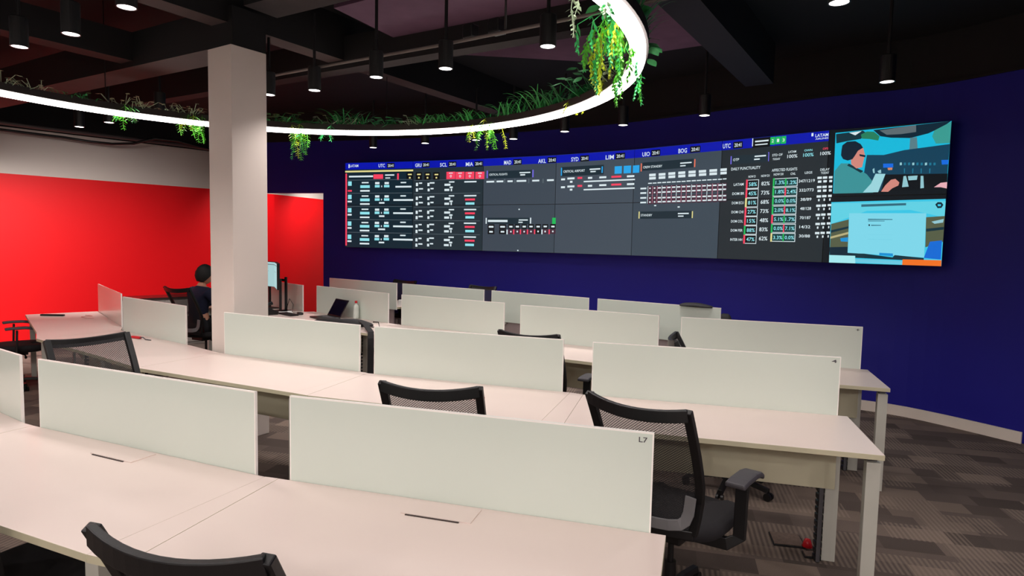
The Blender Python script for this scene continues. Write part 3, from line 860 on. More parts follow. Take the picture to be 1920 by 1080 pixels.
('r',4.774,0.411,0.049,0.034,'m'),
('r',4.774,0.41,0.038,0.013,'w'),
('r',4.777,0.463,0.049,0.034,'m'),
('r',4.777,0.464,0.038,0.013,'w'),
('r',4.78,0.499,0.049,0.034,'m'),
('r',4.779,0.499,0.038,0.012,'w'),
('r',4.748,0.432,0.006,0.148,'q'),
('r',4.826,0.324,0.046,0.009,'w'),
('r',4.829,0.373,0.049,0.034,'m'),
('r',4.828,0.373,0.038,0.012,'w'),
('r',4.831,0.411,0.049,0.034,'m'),
('r',4.831,0.41,0.038,0.013,'w'),
('r',4.833,0.463,0.049,0.034,'m'),
('r',4.834,0.464,0.038,0.013,'w'),
('r',4.835,0.499,0.049,0.034,'m'),
('r',4.836,0.499,0.038,0.012,'w'),
('r',4.805,0.431,0.006,0.147,'q'),
('r',4.882,0.324,0.046,0.009,'w'),
('r',4.885,0.373,0.049,0.034,'m'),
('r',4.885,0.373,0.038,0.012,'w'),
('r',4.888,0.41,0.049,0.033,'m'),
('r',4.887,0.41,0.038,0.013,'w'),
('r',4.89,0.464,0.049,0.033,'m'),
('r',4.89,0.464,0.038,0.013,'w'),
('r',4.893,0.499,0.049,0.034,'m'),
('r',4.892,0.498,0.038,0.013,'w'),
('r',4.861,0.432,0.006,0.146,'w'),
('r',4.938,0.324,0.046,0.009,'w'),
('r',4.941,0.373,0.049,0.034,'m'),
('r',4.941,0.373,0.038,0.012,'w'),
('r',4.944,0.41,0.049,0.033,'m'),
('r',4.944,0.41,0.039,0.013,'w'),
('r',4.947,0.464,0.049,0.033,'m'),
('r',4.947,0.464,0.038,0.013,'w'),
('r',4.949,0.499,0.049,0.034,'m'),
('r',4.949,0.498,0.038,0.013,'w'),
('r',4.918,0.431,0.007,0.145,'q'),
('r',4.993,0.324,0.042,0.009,'w'),
('r',4.995,0.373,0.045,0.033,'m'),
('r',4.997,0.373,0.035,0.013,'w'),
('r',4.997,0.41,0.045,0.033,'m'),
('r',4.998,0.41,0.035,0.013,'w'),
('r',5.001,0.464,0.044,0.033,'m'),
('r',5.001,0.464,0.034,0.013,'w'),
('r',5.003,0.498,0.044,0.033,'m'),
('r',5.003,0.498,0.034,0.013,'w'),
('r',4.974,0.431,0.006,0.145,'q'),
('r',5.042,0.323,0.038,0.009,'w'),
('r',5.045,0.373,0.041,0.033,'m'),
('r',5.044,0.373,0.031,0.013,'w'),
('r',5.046,0.41,0.04,0.033,'m'),
('r',5.046,0.41,0.031,0.012,'w'),
('r',5.049,0.464,0.04,0.034,'m'),
('r',5.049,0.464,0.032,0.012,'w'),
('r',5.051,0.498,0.04,0.033,'m'),
('r',5.051,0.499,0.032,0.012,'w'),
('r',5.025,0.432,0.005,0.144,'w'),
('r',4.127,0.371,0.073,0.015,'w'),
('r',4.128,0.413,0.074,0.015,'w'),
('r',4.13,0.458,0.074,0.015,'w'),
('r',4.131,0.501,0.073,0.014,'w'),
('r',4.279,0.532,0.024,0.011,'w'),
('r',4.556,0.55,0.025,0.011,'w'),
('r',4.085,0.617,0.013,0.065,'y'),
('r',4.712,0.62,0.014,0.06,'y'),
('r',4.405,0.619,0.604,0.067,'d'),
('t',4.177,0.619,0.141,0.021,'w','STANDBY'),
('r',4.611,0.609,0.123,0.011,'w'),
('r',4.584,0.632,0.062,0.01,'w'),
('r',5.1,0.17,0.011,0.067,'v'),
('r',5.469,0.165,0.011,0.072,'v'),
('r',5.287,0.17,0.361,0.07,'d'),
('t',5.151,0.169,0.06,0.022,'w','OTP'),
('r',5.39,0.154,0.11,0.011,'w'),
('r',5.359,0.178,0.055,0.011,'w'),
('t',5.552,0.156,0.095,0.019,'w','STD OF'),
('t',5.545,0.188,0.07,0.017,'w','TODAY'),
('t',5.69,0.175,0.091,0.027,'w','100%'),
('t',5.687,0.14,0.07,0.017,'w','LATAM'),
('t',5.832,0.174,0.091,0.027,'c','100%'),
('t',5.829,0.139,0.07,0.016,'c','OWN'),
('t',5.978,0.172,0.088,0.026,'w','100%'),
('t',5.976,0.137,0.045,0.016,'p','OPS'),
('t',5.252,0.245,0.292,0.024,'w','DAILY PUNCTUALITY'),
('t',5.624,0.276,0.232,0.022,'w','AFFECTED FLIGHTS'),
('t',5.319,0.316,0.071,0.019,'w','NOW D'),
('t',5.448,0.316,0.08,0.019,'w','NOW D1'),
('t',5.572,0.31,0.09,0.019,'w','NOW D0'),
('t',5.705,0.312,0.046,0.018,'w','CNL'),
('t',5.842,0.31,0.065,0.018,'w','LEGS'),
('t',5.981,0.294,0.078,0.018,'w','DELAY'),
('t',5.983,0.319,0.068,0.018,'w','TODAY'),
('t',5.189,0.375,0.1,0.022,'w','LATAM'),
('r',5.326,0.379,0.126,0.073,'w'),
('r',5.326,0.378,0.114,0.063,'k'),
('t',5.331,0.379,0.08,0.032,'c','58%'),
('r',5.271,0.376,0.017,0.074,'p'),
('t',5.454,0.378,0.08,0.031,'w','82%'),
('r',5.638,0.377,0.224,0.068,'w'),
('r',5.638,0.377,0.212,0.058,'t2'),
('t',5.591,0.375,0.085,0.03,'c','1.3%'),
('t',5.697,0.379,0.086,0.029,'c','1.2%'),
('r',5.531,0.373,0.016,0.067,'g'),
('r',5.642,0.377,0.012,0.062,'g'),
('t',5.83,0.373,0.141,0.023,'w','347/1219'),
('r',5.94,0.355,0.038,0.017,'w'),
('r',5.942,0.384,0.03,0.017,'w'),
('r',5.986,0.355,0.037,0.017,'w'),
('r',5.988,0.383,0.03,0.017,'w'),
('r',6.035,0.355,0.033,0.017,'w'),
('r',6.037,0.383,0.026,0.017,'w'),
('t',5.189,0.451,0.121,0.022,'w','DOM BR'),
('r',5.326,0.454,0.126,0.073,'w'),
('r',5.327,0.454,0.115,0.063,'k'),
('t',5.331,0.454,0.081,0.032,'c','45%'),
('r',5.271,0.452,0.017,0.074,'p'),
('t',5.455,0.452,0.081,0.032,'w','73%'),
('r',5.639,0.45,0.223,0.069,'w'),
('r',5.639,0.45,0.211,0.059,'t2'),
('t',5.592,0.448,0.086,0.03,'c','1.8%'),
('t',5.698,0.451,0.086,0.029,'c','2.4%'),
('r',5.531,0.446,0.017,0.068,'g'),
('r',5.643,0.45,0.013,0.063,'p'),
('t',5.831,0.444,0.126,0.023,'w','332/773'),
('r',5.941,0.425,0.038,0.017,'w'),
('r',5.943,0.454,0.03,0.017,'w'),
('r',5.986,0.425,0.037,0.017,'w'),
('r',5.989,0.453,0.03,0.017,'w'),
('r',6.037,0.425,0.033,0.017,'w'),
('r',6.038,0.453,0.026,0.017,'w'),
('t',5.189,0.528,0.121,0.022,'w','DOM ECU'),
('r',5.326,0.529,0.127,0.072,'w'),
('r',5.327,0.529,0.115,0.064,'k'),
('t',5.332,0.529,0.081,0.032,'c','81%'),
('r',5.271,0.528,0.018,0.074,'y'),
('t',5.455,0.526,0.08,0.032,'w','68%'),
('r',5.639,0.522,0.224,0.068,'w'),
('r',5.639,0.522,0.212,0.058,'t2'),
('t',5.593,0.521,0.086,0.03,'c','0.0%'),
('t',5.699,0.523,0.086,0.029,'c','0.0%'),
('r',5.532,0.52,0.016,0.067,'g'),
('r',5.643,0.522,0.012,0.062,'g'),
('t',5.832,0.515,0.096,0.023,'w','38/89'),
('r',5.942,0.496,0.038,0.017,'w'),
('r',5.944,0.524,0.013,0.017,'w'),
('r',5.988,0.495,0.037,0.017,'w'),
('r',5.99,0.522,0.013,0.017,'w'),
('r',6.037,0.494,0.033,0.017,'w'),
('r',6.039,0.522,0.012,0.017,'w'),
('t',5.189,0.604,0.121,0.022,'w','DOM CHI'),
('r',5.327,0.605,0.126,0.073,'w'),
('r',5.327,0.605,0.115,0.063,'k'),
('t',5.332,0.604,0.081,0.032,'c','27%'),
('r',5.271,0.603,0.017,0.074,'p'),
('t',5.456,0.6,0.081,0.032,'w','73%'),
('r',5.64,0.595,0.224,0.069,'w'),
('r',5.64,0.595,0.212,0.059,'t2'),
('t',5.593,0.594,0.086,0.03,'c','2.0%'),
('t',5.699,0.596,0.085,0.029,'c','8.1%'),
('r',5.533,0.593,0.016,0.068,'g'),
('r',5.644,0.595,0.012,0.063,'p'),
('t',5.833,0.586,0.096,0.023,'w','48/128'),
('r',5.943,0.567,0.038,0.017,'w'),
('r',5.946,0.593,0.013,0.017,'w'),
('r',5.989,0.566,0.037,0.017,'w'),
('r',5.992,0.593,0.013,0.017,'w'),
('r',6.038,0.564,0.033,0.016,'w'),
('r',6.04,0.591,0.011,0.016,'w'),
('t',5.189,0.681,0.121,0.022,'w','DOM COL'),
('r',5.327,0.679,0.126,0.073,'w'),
('r',5.327,0.679,0.116,0.063,'k'),
('t',5.332,0.679,0.081,0.032,'c','15%'),
('r',5.271,0.679,0.017,0.074,'p'),
('t',5.456,0.674,0.081,0.032,'w','48%'),
('r',5.64,0.667,0.225,0.068,'w'),
('r',5.64,0.667,0.213,0.058,'t2'),
('t',5.594,0.667,0.086,0.029,'c','5.1%'),
('t',5.7,0.668,0.086,0.029,'c','1.7%'),
('r',5.533,0.666,0.016,0.067,'p'),
('r',5.645,0.667,0.012,0.062,'g'),
('t',5.834,0.657,0.096,0.023,'w','70/187'),
('r',5.944,0.637,0.038,0.017,'w'),
('r',5.947,0.663,0.013,0.017,'w'),
('r',5.989,0.635,0.037,0.017,'w'),
('r',5.992,0.661,0.013,0.017,'w'),
('r',6.04,0.633,0.033,0.017,'w'),
('r',6.041,0.661,0.011,0.017,'w'),
('t',5.19,0.757,0.121,0.022,'w','DOM PER'),
('r',5.328,0.754,0.127,0.073,'w'),
('r',5.327,0.754,0.115,0.063,'k'),
('t',5.332,0.755,0.081,0.032,'c','88%'),
('r',5.271,0.755,0.017,0.074,'g'),
('t',5.456,0.748,0.081,0.032,'w','83%'),
('r',5.641,0.74,0.225,0.069,'w'),
('r',5.642,0.74,0.213,0.059,'t2'),
('t',5.595,0.74,0.086,0.029,'c','0.0%'),
('t',5.701,0.74,0.086,0.029,'c','7.1%'),
('r',5.534,0.74,0.016,0.067,'g'),
('r',5.645,0.74,0.012,0.063,'p'),
('t',5.835,0.728,0.096,0.023,'w','14/32'),
('r',5.945,0.706,0.038,0.017,'w'),
('r',5.947,0.734,0.013,0.017,'w'),
('r',5.991,0.704,0.036,0.017,'w'),
('r',5.994,0.732,0.013,0.017,'w'),
('r',6.04,0.702,0.033,0.017,'w'),
('r',6.043,0.73,0.011,0.017,'w'),
('t',5.19,0.834,0.122,0.021,'w','INTER HH'),
('r',5.328,0.83,0.127,0.073,'w'),
('r',5.328,0.83,0.116,0.063,'k'),
('t',5.333,0.83,0.081,0.032,'c','47%'),
('r',5.271,0.83,0.017,0.074,'p'),
('t',5.457,0.822,0.081,0.032,'w','62%'),
('r',5.642,0.812,0.226,0.068,'w'),
('r',5.642,0.812,0.214,0.058,'t2'),
('t',5.595,0.813,0.086,0.029,'c','3.3%'),
('t',5.702,0.812,0.086,0.029,'c','0.0%'),
('r',5.534,0.813,0.016,0.068,'y'),
('r',5.646,0.812,0.012,0.062,'g'),
('t',5.836,0.799,0.097,0.023,'w','30/88'),
('r',5.946,0.776,0.038,0.017,'w'),
('r',5.949,0.804,0.013,0.017,'w'),
('r',5.992,0.774,0.036,0.017,'w'),
('r',5.995,0.802,0.013,0.017,'w'),
('r',6.042,0.772,0.033,0.017,'w'),
('r',6.043,0.8,0.011,0.017,'w'),
('p',[(6.056,0.026),(7.0,-0.002),(6.999,0.453),(6.064,0.476)],'sky'),
('p',[(6.061,0.035),(6.293,0.023),(6.33,0.045),(6.28,0.083),(6.168,0.092),(6.069,0.104)],'dk1'),
('p',[(6.176,0.032),(6.284,0.026),(6.231,0.054)],'w'),
('p',[(6.278,0.052),(6.329,0.032),(6.389,0.038),(6.438,0.073),(6.429,0.103),(6.357,0.088),(6.291,0.082)],'fol'),
('p',[(6.382,0.025),(6.799,0.009),(6.996,-0.001),(6.942,0.034),(6.828,0.076),(6.688,0.1),(6.534,0.089),(6.444,0.073)],'dk2'),
('p',[(6.435,0.031),(6.588,0.02),(6.728,0.012),(6.732,0.06),(6.615,0.068),(6.497,0.066)],'gr1'),
('p',[(6.873,0.059),(6.997,0.007),(7.0,0.151),(6.892,0.15),(6.859,0.098)],'sk2'),
('p',[(6.688,0.098),(6.741,0.096),(6.753,0.178),(6.688,0.181)],'gr2'),
('p',[(6.341,0.202),(6.483,0.209),(6.647,0.182),(6.811,0.171),(7.0,0.158),(6.995,0.334),(7.0,0.453),(6.064,0.477),(6.326,0.327)],'dash'),
('p',[(6.505,0.35),(6.997,0.359),(6.999,0.453),(6.479,0.472)],'pan'),
('p',[(6.482,0.271),(6.565,0.273),(6.567,0.301),(6.484,0.3)],'b3'),
('p',[(6.942,0.264),(6.996,0.265),(6.996,0.296),(6.948,0.296)],'b3'),
('p',[(6.52,0.302),(6.561,0.302),(6.56,0.318),(6.527,0.319)],'or2'),
('p',[(6.618,0.269),(6.634,0.268),(6.636,0.287),(6.619,0.288)],'wh2'),
('p',[(6.651,0.271),(6.667,0.27),(6.669,0.288),(6.652,0.289)],'ins'),
('p',[(6.654,0.312),(6.663,0.311),(6.664,0.345),(6.657,0.345)],'ins'),
('p',[(6.684,0.272),(6.701,0.271),(6.702,0.289),(6.686,0.291)],'ins'),
('p',[(6.717,0.274),(6.734,0.273),(6.735,0.291),(6.719,0.292)],'wh2'),
('p',[(6.721,0.315),(6.73,0.314),(6.73,0.347),(6.723,0.348)],'ins'),
('p',[(6.751,0.275),(6.767,0.274),(6.768,0.292),(6.752,0.294)],'ins'),
('p',[(6.784,0.277),(6.8,0.276),(6.802,0.294),(6.785,0.295)],'ins'),
('p',[(6.787,0.317),(6.796,0.317),(6.797,0.35),(6.789,0.351)],'ins'),
('p',[(6.817,0.278),(6.834,0.277),(6.835,0.295),(6.818,0.297)],'wh2'),
('p',[(6.85,0.28),(6.867,0.279),(6.868,0.297),(6.852,0.298)],'ins'),
('p',[(6.853,0.32),(6.863,0.319),(6.863,0.352),(6.856,0.353)],'ins'),
('p',[(6.883,0.281),(6.9,0.28),(6.901,0.298),(6.885,0.299)],'ins'),
('p',[(6.655,0.366),(6.675,0.364),(6.702,0.441),(6.649,0.444)],'wh2'),
('p',[(6.791,0.368),(6.812,0.369),(6.823,0.453),(6.795,0.456)],'wh2'),
('p',[(6.69,0.367),(6.767,0.365),(6.763,0.395),(6.698,0.397)],'wh2'),
('p',[(6.396,0.309),(6.41,0.299),(6.417,0.336),(6.404,0.336)],'wh2'),
('p',[(6.438,0.323),(6.467,0.312),(6.471,0.338),(6.451,0.338)],'wh2'),
('p',[(6.067,0.31),(6.12,0.254),(6.191,0.258),(6.271,0.298),(6.351,0.343),(6.409,0.403),(6.414,0.478),(6.07,0.478)],'shirt'),
('p',[(6.191,0.258),(6.271,0.298),(6.32,0.318),(6.297,0.331),(6.23,0.296),(6.175,0.273)],'dk1'),
('p',[(6.2,0.179),(6.269,0.188),(6.282,0.283),(6.259,0.298),(6.21,0.264)],'skin'),
('p',[(6.221,0.169),(6.272,0.135),(6.308,0.153),(6.324,0.203),(6.315,0.243),(6.306,0.289),(6.267,0.295),(6.22,0.238)],'skin'),
('p',[(6.117,0.163),(6.123,0.121),(6.163,0.097),(6.234,0.096),(6.282,0.12),(6.304,0.148),(6.262,0.168),(6.241,0.199),(6.219,0.227),(6.178,0.236),(6.136,0.223),(6.116,0.195)],'hair'),
('p',[(6.276,0.193),(6.33,0.204),(6.328,0.218),(6.279,0.207)],'hair'),
('p',[(6.424,0.341),(6.507,0.345),(6.455,0.475),(6.325,0.475),(6.391,0.411)],'pap'),
('p',[(6.479,0.472),(6.511,0.427),(6.556,0.388),(6.591,0.383),(6.625,0.41),(6.618,0.431),(6.57,0.45),(6.538,0.474)],'skin'),
('p',[(6.9,0.45),(6.949,0.421),(6.998,0.417),(6.999,0.461),(6.951,0.451)],'pk'),
('p',[(6.054,0.542),(6.996,0.532),(6.998,1.005),(6.066,1.002)],'sk3'),
('p',[(6.055,0.55),(6.997,0.547),(6.997,0.66),(6.726,0.606),(6.37,0.61),(6.063,0.706)],'sk4'),
('p',[(6.063,0.706),(6.218,0.672),(6.232,0.934),(6.065,0.925)],'fld'),
('p',[(6.064,0.754),(6.219,0.723),(6.22,0.739),(6.064,0.773)],'dk1'),
('p',[(6.062,0.802),(6.221,0.765),(6.222,0.781),(6.064,0.818)],'rd'),
('p',[(6.152,0.813),(6.221,0.805),(6.22,0.839),(6.16,0.837)],'b4'),
('p',[(6.062,0.882),(6.222,0.876),(6.369,0.922),(6.298,0.942),(6.066,0.941)],'dk2'),
('p',[(6.855,0.658),(6.998,0.65),(7.0,0.828),(6.865,0.869)],'fld'),
('p',[(6.899,0.689),(6.992,0.67),(6.988,0.695),(6.924,0.704)],'wh2'),
('p',[(6.862,0.739),(6.997,0.725),(6.996,0.744),(6.864,0.759)],'dk1'),
('p',[(6.898,0.829),(6.99,0.819),(6.991,0.952),(6.859,0.944)],'b5'),
('p',[(6.319,0.562),(6.69,0.557),(6.691,0.573),(6.32,0.58)],'gr3'),
('p',[(6.919,0.57),(6.936,0.554),(6.965,0.555),(6.981,0.573),(6.968,0.594),(6.939,0.596)],'dk2'),
('p',[(6.937,0.568),(6.963,0.569),(6.962,0.582),(6.94,0.582)],'sk3'),
('p',[(6.219,0.626),(6.855,0.63),(6.861,0.941),(6.225,0.921)],'win'),
('p',[(6.384,0.668),(6.588,0.671),(6.589,0.676),(6.384,0.676)],'gr3'),
('p',[(6.385,0.681),(6.524,0.682),(6.524,0.686),(6.385,0.686)],'gr3'),
('p',[(6.413,0.712),(6.496,0.713),(6.497,0.718),(6.414,0.719)],'gr3'),
('p',[(6.391,0.708),(6.403,0.708),(6.404,0.721),(6.392,0.72)],'dk2'),
('p',[(6.388,0.782),(6.597,0.785),(6.597,0.786),(6.388,0.783)],'sk5'),
('p',[(6.391,0.816),(6.599,0.818),(6.599,0.82),(6.391,0.818)],'sk5'),
('p',[(6.497,0.915),(6.61,0.918),(6.612,0.937),(6.498,0.934)],'b4'),
('p',[(6.226,0.924),(6.369,0.924),(6.377,0.959),(6.609,0.946),(6.625,0.929),(6.859,0.944),(6.86,0.959),(6.682,0.963),(6.294,0.957),(6.294,0.942)],'dk1'),
('p',[(6.062,0.941),(6.292,0.942),(6.298,1.003),(6.064,1.002)],'wh3'),
('p',[(6.295,0.965),(6.688,0.969),(6.69,0.996),(6.297,0.991)],'sk5'),
('p',[(6.691,0.958),(6.996,0.957),(6.997,1.004),(6.691,1.001)],'or'),
]
EC = {'w': (225, 240, 245), 'k': (4, 12, 18), 'y': (235, 225, 150), 'p': (255, 70, 100), 'q': (190, 120, 140), 'm': (70, 40, 56), 'c': (150, 235, 245), 'l': (90, 104, 112), 'v': (120, 110, 235), 'd': (26, 46, 56),
      'g': (30, 190, 90), 'b2': (40, 170, 240), 'o': (240, 120, 90), 't2': (6, 60, 62), 'hdr': (0, 22, 178), 'sky': (20, 190, 226), 'dk1': (16, 52, 64), 'dk2': (10, 40, 56), 'fol': (40, 130, 96), 'gr1': (96, 110, 116), 'sk2': (60, 160, 150), 'gr2': (90, 130, 140),
      'dash': (14, 66, 92), 'pan': (6, 16, 24), 'b3': (20, 110, 230), 'or2': (220, 140, 100), 'ins': (30, 120, 150), 'wh2': (150, 205, 215), 'shirt': (60, 150, 156), 'skin': (216, 140, 128), 'hair': (10, 34, 52), 'pap': (160, 220, 228), 'pk': (240, 180, 190),
      'sk3': (60, 205, 238), 'sk4': (100, 216, 236), 'fld': (88, 96, 72), 'rd': (190, 180, 130), 'b4': (24, 150, 220), 'gr3': (50, 110, 130), 'b5': (14, 110, 220), 'win': (130, 222, 242), 'sk5': (110, 208, 232), 'wh3': (170, 240, 246), 'or': (250, 118, 36)}
EM = {k: mat('glow_'+k, v, emit=.92) for k, v in EC.items()}
BG = [mat('glow_back%d' % i, c, emit=.9) for i, c in enumerate([(12, 40, 52), (34, 50, 58), (62, 74, 86), (68, 80, 92), (62, 76, 88), (34, 44, 50), (8, 20, 28)])]
_tc = {}
def text_geo(s):
    if s in _tc: return _tc[s]
    cu = bpy.data.curves.new('t', 'FONT'); cu.body = s; cu.resolution_u = 2; cu.offset = .012
    o = bpy.data.objects.new('t', cu); COL.objects.link(o); bpy.context.view_layer.update()
    me = bpy.data.meshes.new_from_object(o.evaluated_get(bpy.context.evaluated_depsgraph_get()))
    vs = [(v.co.x, v.co.y) for v in me.vertices]; fs = [tuple(p.vertices) for p in me.polygons]
    bpy.data.objects.remove(o); bpy.data.curves.remove(cu); bpy.data.meshes.remove(me)
    xs = [v[0] for v in vs]; ys = [v[1] for v in vs]; x0, x1, y0, y1 = min(xs), max(xs), min(ys), max(ys)
    _tc[s] = ([((x-x0)/(x1-x0)-.5, (y-y0)/(y1-y0)-.5) for x, y in vs], fs); return _tc[s]
cont = {}
rows = ('upper', 'lower')
def on(col, U, v, off):
    a, b = SX[col], SX[col+1]; t = U-col; d = Vector((b[0]-a[0], b[1]-a[1], 0)); n = Vector((d.y, -d.x, 0)).normalized()
    return Vector((a[0]+d.x*t, a[1]+d.y*t, ZT-(ZT-ZB)*v))+n*off
layer = [0]
def key(U, v): return (min(6, max(0, int(U))), 0 if v < .5 else 1)
def put(kk, pts, fs, m):
    layer[0] += 1; off = .0030+layer[0]*.0000045
    cont.setdefault(kk, MB()).raw([on(kk[0], u, v, off) for u, v in pts], fs, m)
# blue header band, one strip per display
for c in range(7):
    e = c+1 if c < 6 else 6.0
    if c < 6: put((c, 0), [(c+.002, .004), (e-.002, .004), (e-.002, .082), (c+.002, .082)], [(0, 1, 2, 3)], EM['hdr'])
for it in SCR:
    if it[0] == 'r':
        _, U, v, w, h, cc = it
        put(key(U, v), [(U-w/2, v-h/2), (U+w/2, v-h/2), (U+w/2, v+h/2), (U-w/2, v+h/2)], [(0, 1, 2, 3)], EM[cc])
    elif it[0] == 't':
        _, U, v, w, h, cc, s = it; vs, fs = text_geo(s)
        put(key(U, v), [(U+x*w, v-y*h) for x, y in vs], fs, EM[cc])
    else:
        ps = [(min(6.998, max(6.0, u)) if u > 5.9 else u, min(.998, max(.002, v))) for u, v in it[1]]
        U = sum(p[0] for p in ps)/len(ps); v = sum(p[1] for p in ps)/len(ps)
        kk = key(U, v)
        ps = [(u, min(v, .485) if kk[1] == 0 else max(v, .505)) for u, v in ps]
        from mathutils.geometry import tessellate_polygon
        tri = tessellate_polygon([[Vector((p[0], p[1], 0)) for p in ps]])
        put(kk, ps, [tuple(t) for t in tri], EM[it[2]])
desc = [('display at the far left showing disrupted flight rows under a blue header', 'display at the far left showing the lower flight rows beside a pink line'),
        ('display second from left with four pink count boxes', 'display second from left with pink times in the lower flight rows'),
        ('display third from left headed critical flights', 'display third from left with a small green box and one table row'),
        ('display fourth from left headed critical airport with three light blue boxes', 'display fourth from left, plain empty grey'),
        ('display fifth from left with a dense crew table', 'display fifth from left, grey with one yellow marked title bar'),
        ('display sixth from left with green header boxes above a punctuality table', 'display sixth from left with the lower rows of the punctuality table'),
        ('display at the far right showing a man in a teal shirt in a cockpit', 'display at the far right showing a pale window over a landscape and orange bar')]
for c in range(7):
    for r in (0, 1):
        a, b = SX[c], SX[c+1]; z1 = ZT-(ZT-ZB)*.5*r; z0 = z1-(ZT-ZB)*.5; mid = ((a[0]+b[0])/2, (a[1]+b[1])/2, z0)
        hd = heading(a, b); L = hypot(b[0]-a[0], b[1]-a[1]); hh = (ZT-ZB)/2
        t = thing('video_wall_display', ('upper ' if r == 0 else 'lower ')+desc[c][r], 'display', mid, hd, 'displays of the curved video wall')
        m = MB(); m.box((0, .045, hh/2), (L-.002, .09, hh-.001), BLK); m.box((0, .12, hh/2), (L*.4, .07, hh*.5), BLK); m.build('housing', t)
        m = MB(); e = .0035; m.face([(-L/2+e, -.002, e), (L/2-e, -.002, e), (L/2-e, -.002, hh-e), (-L/2+e, -.002, hh-e)], BG[c]); m.build('screen', t)
        q = cont.get((c, r))
        if q:
            R = Matrix.Rotation(-hd, 3, 'Z'); q.v = [tuple(R @ (Vector(p)-Vector(mid))) for p in q.v]
            q.build('displayed_image', t, merge=False)

# ------------------------------------------------------------------ desks
DEP = .71
def desk(L_, R_, label, group, lw=0, rw=None, leg_l=False, leg_r=True, flap=None, mark=None, mod=True, flip=False, screen=True, pad=.05, nxt=None):
    # L_, R_: ends of the glass divider along the rear edge
    hd = heading(L_, R_); W = hypot(R_[0]-L_[0], R_[1]-L_[1]); mx, my = (L_[0]+R_[0])/2, (L_[1]+R_[1])/2
    t = thing('office_desk', label, 'desk', (mx, my, 0), hd, group); s = 1 if flip else -1
    m = MB(); w = W/2+pad; y0, y1 = sorted((s*.008, s*DEP)); m.prism([(-w, y0), (w, y0), (w, y1), (-w, y1)], .714, .74, EDGE, LAM); m.build('tabletop', t, bevel=.0015)
    if screen:
        m = MB(); m.box((0, 0, .889), (W, .012, .378), GEDGE); 
        for sy in (-1, 1): m.face([(-W/2+.005, sy*.0064, .70), (W/2-.005, sy*.0064, .70), (W/2-.005, sy*.0064, 1.073), (-W/2+.005, sy*.0064, 1.073)], GLASS)
        d = m.build('glass_divider', t, merge=False)
        for bx in (-W/2+.2, W/2-.2):
            b = MB(); b.box((bx, s*.0, .69), (.05, .04, .03), LEG); b.build('divider_clamp', t)
        if mark:
            vs, fs = text_geo(mark); b = MB(); b.raw([(W/2-.035+x*.028, -.0075, 1.052+y*.018) for x, y in vs], fs, GRYP); b.build('divider_number', d, merge=False)
    if mod:
        m = MB(); m.box((0, s*(DEP-.38) if not flip else .03, .575 if flip else .566), (2*w-.24, .018, .265) if flip else (2*w-.24, .018, .29), MOD if not flip else TRAY); m.build('modesty_panel', t, bevel=.001)
        m = MB(); m.box((0, s*.18, .46), (2*w-.3, .12, .012), TRAY); m.box((0, s*.12, .50), (2*w-.3, .012, .09), TRAY); m.box((0, s*.24, .50), (2*w-.3, .012, .09), TRAY); m.build('cable_tray', t)
    for sx, onn in ((-1, leg_l), (1, leg_r)):
        if not onn: continue
        x = sx*(w-.035)
        m = MB(); m.box((x, s*(DEP-.06), .345), (.062, .05, .69), LEG); m.build('leg', t, bevel=.002)
        m = MB(); m.box((x-sx*.085, s*(DEP-.44), .347), (.068, .024, .694), LEG); m.build('leg', t, bevel=.002)
        m = MB(); m.box((x, s*(DEP-.34), .70), (.04, .56, .026), GRYP); m.build('crossbar', t)
    if leg_r:
        m = MB(); x = w-.178
        for k in range(17): m.box((x, s*(DEP-.42), .02+k*.038), (.036, .045, .024), BLK)
        m.box((x, s*(DEP-.40), .33), (.02, .02, .65), GRYP); m.build('cable_spine', t)
    if flap:
        for fx in flap:
            m = MB(); m.box((fx, s*.085, .742), (.26, .115, .004), LAM); m.box((fx-.01, s*.148, .741), (.20, .006, .0035), mat('flap_slot_shade', (60, 48, 44), .8)); m.build('cable_flap', t)
    if nxt:
        # wedge between this desk and the next one
        h2 = heading(nxt[0], nxt[1]); iR = Matrix.Rotation(-hd, 2); u = Vector((cos(h2), sin(h2))); n2 = Vector((-sin(h2), cos(h2)))
        a = Vector(nxt[0])-u*pad; bk = a+n2*s*.008; fr = a+n2*s*DEP
        tl = [iR @ (q-Vector((mx, my))) for q in (bk, fr)]; g = .0015
        m = MB(); m.prism([(w+g, s*.008), (w+g, s*DEP), (tl[1].x-g, tl[1].y), (tl[0].x-g, tl[0].y)][::-1 if not flip else 1], .714, .74, EDGE, LAM); m.build('corner_infill', t)
    return t
A = [((-3.63, 3.94), (-2.455, 3.145)), ((-2.305, 3.065), (-1.015, 2.50)), ((-.86, 2.45), (.48, 2.055))]
B = [((-5.01, 7.66), (-4.0, 6.475)), ((-3.80, 6.18), (-2.83, 5.49)), ((-2.32, 5.10), (-1.08, 4.51)), ((-.965, 4.45), (.34, 4.025)), ((.515, 3.95), (1.885, 3.585))]
Cc = [((-3.68, 9.12), (-2.68, 8.12)), ((-2.49, 8.08), (-1.395, 7.17)), ((-1.225, 7.04), (-.07, 6.345)), ((.09, 6.17), (1.29, 5.50)), ((1.46, 5.42), (2.785, 4.995))]
D = [((-2.79, 9.69), (-1.61, 8.86)), ((-1.52, 8.80), (-.35, 7.98)), ((-.25, 7.90), (.87, 7.12)), ((.96, 7.05), (2.08, 6.27))]
GA, GB, GC, GD = 'desks of the nearest row', 'desks of the second row', 'desks of the third row', 'desks of the far row by the video wall'
desk(*A[0], 'nearest row desk cut by the left picture edge, only its glass divider end showing', GA, leg_l=True, nxt=A[1])
desk(*A[1], 'nearest row desk with a cable flap, in the lower left of the photo', GA, flap=(.02,), nxt=A[2])
desk(*A[2], 'nearest row desk at the bottom centre, its long glass divider numbered', GA, flap=(-.02,), mark='L7')
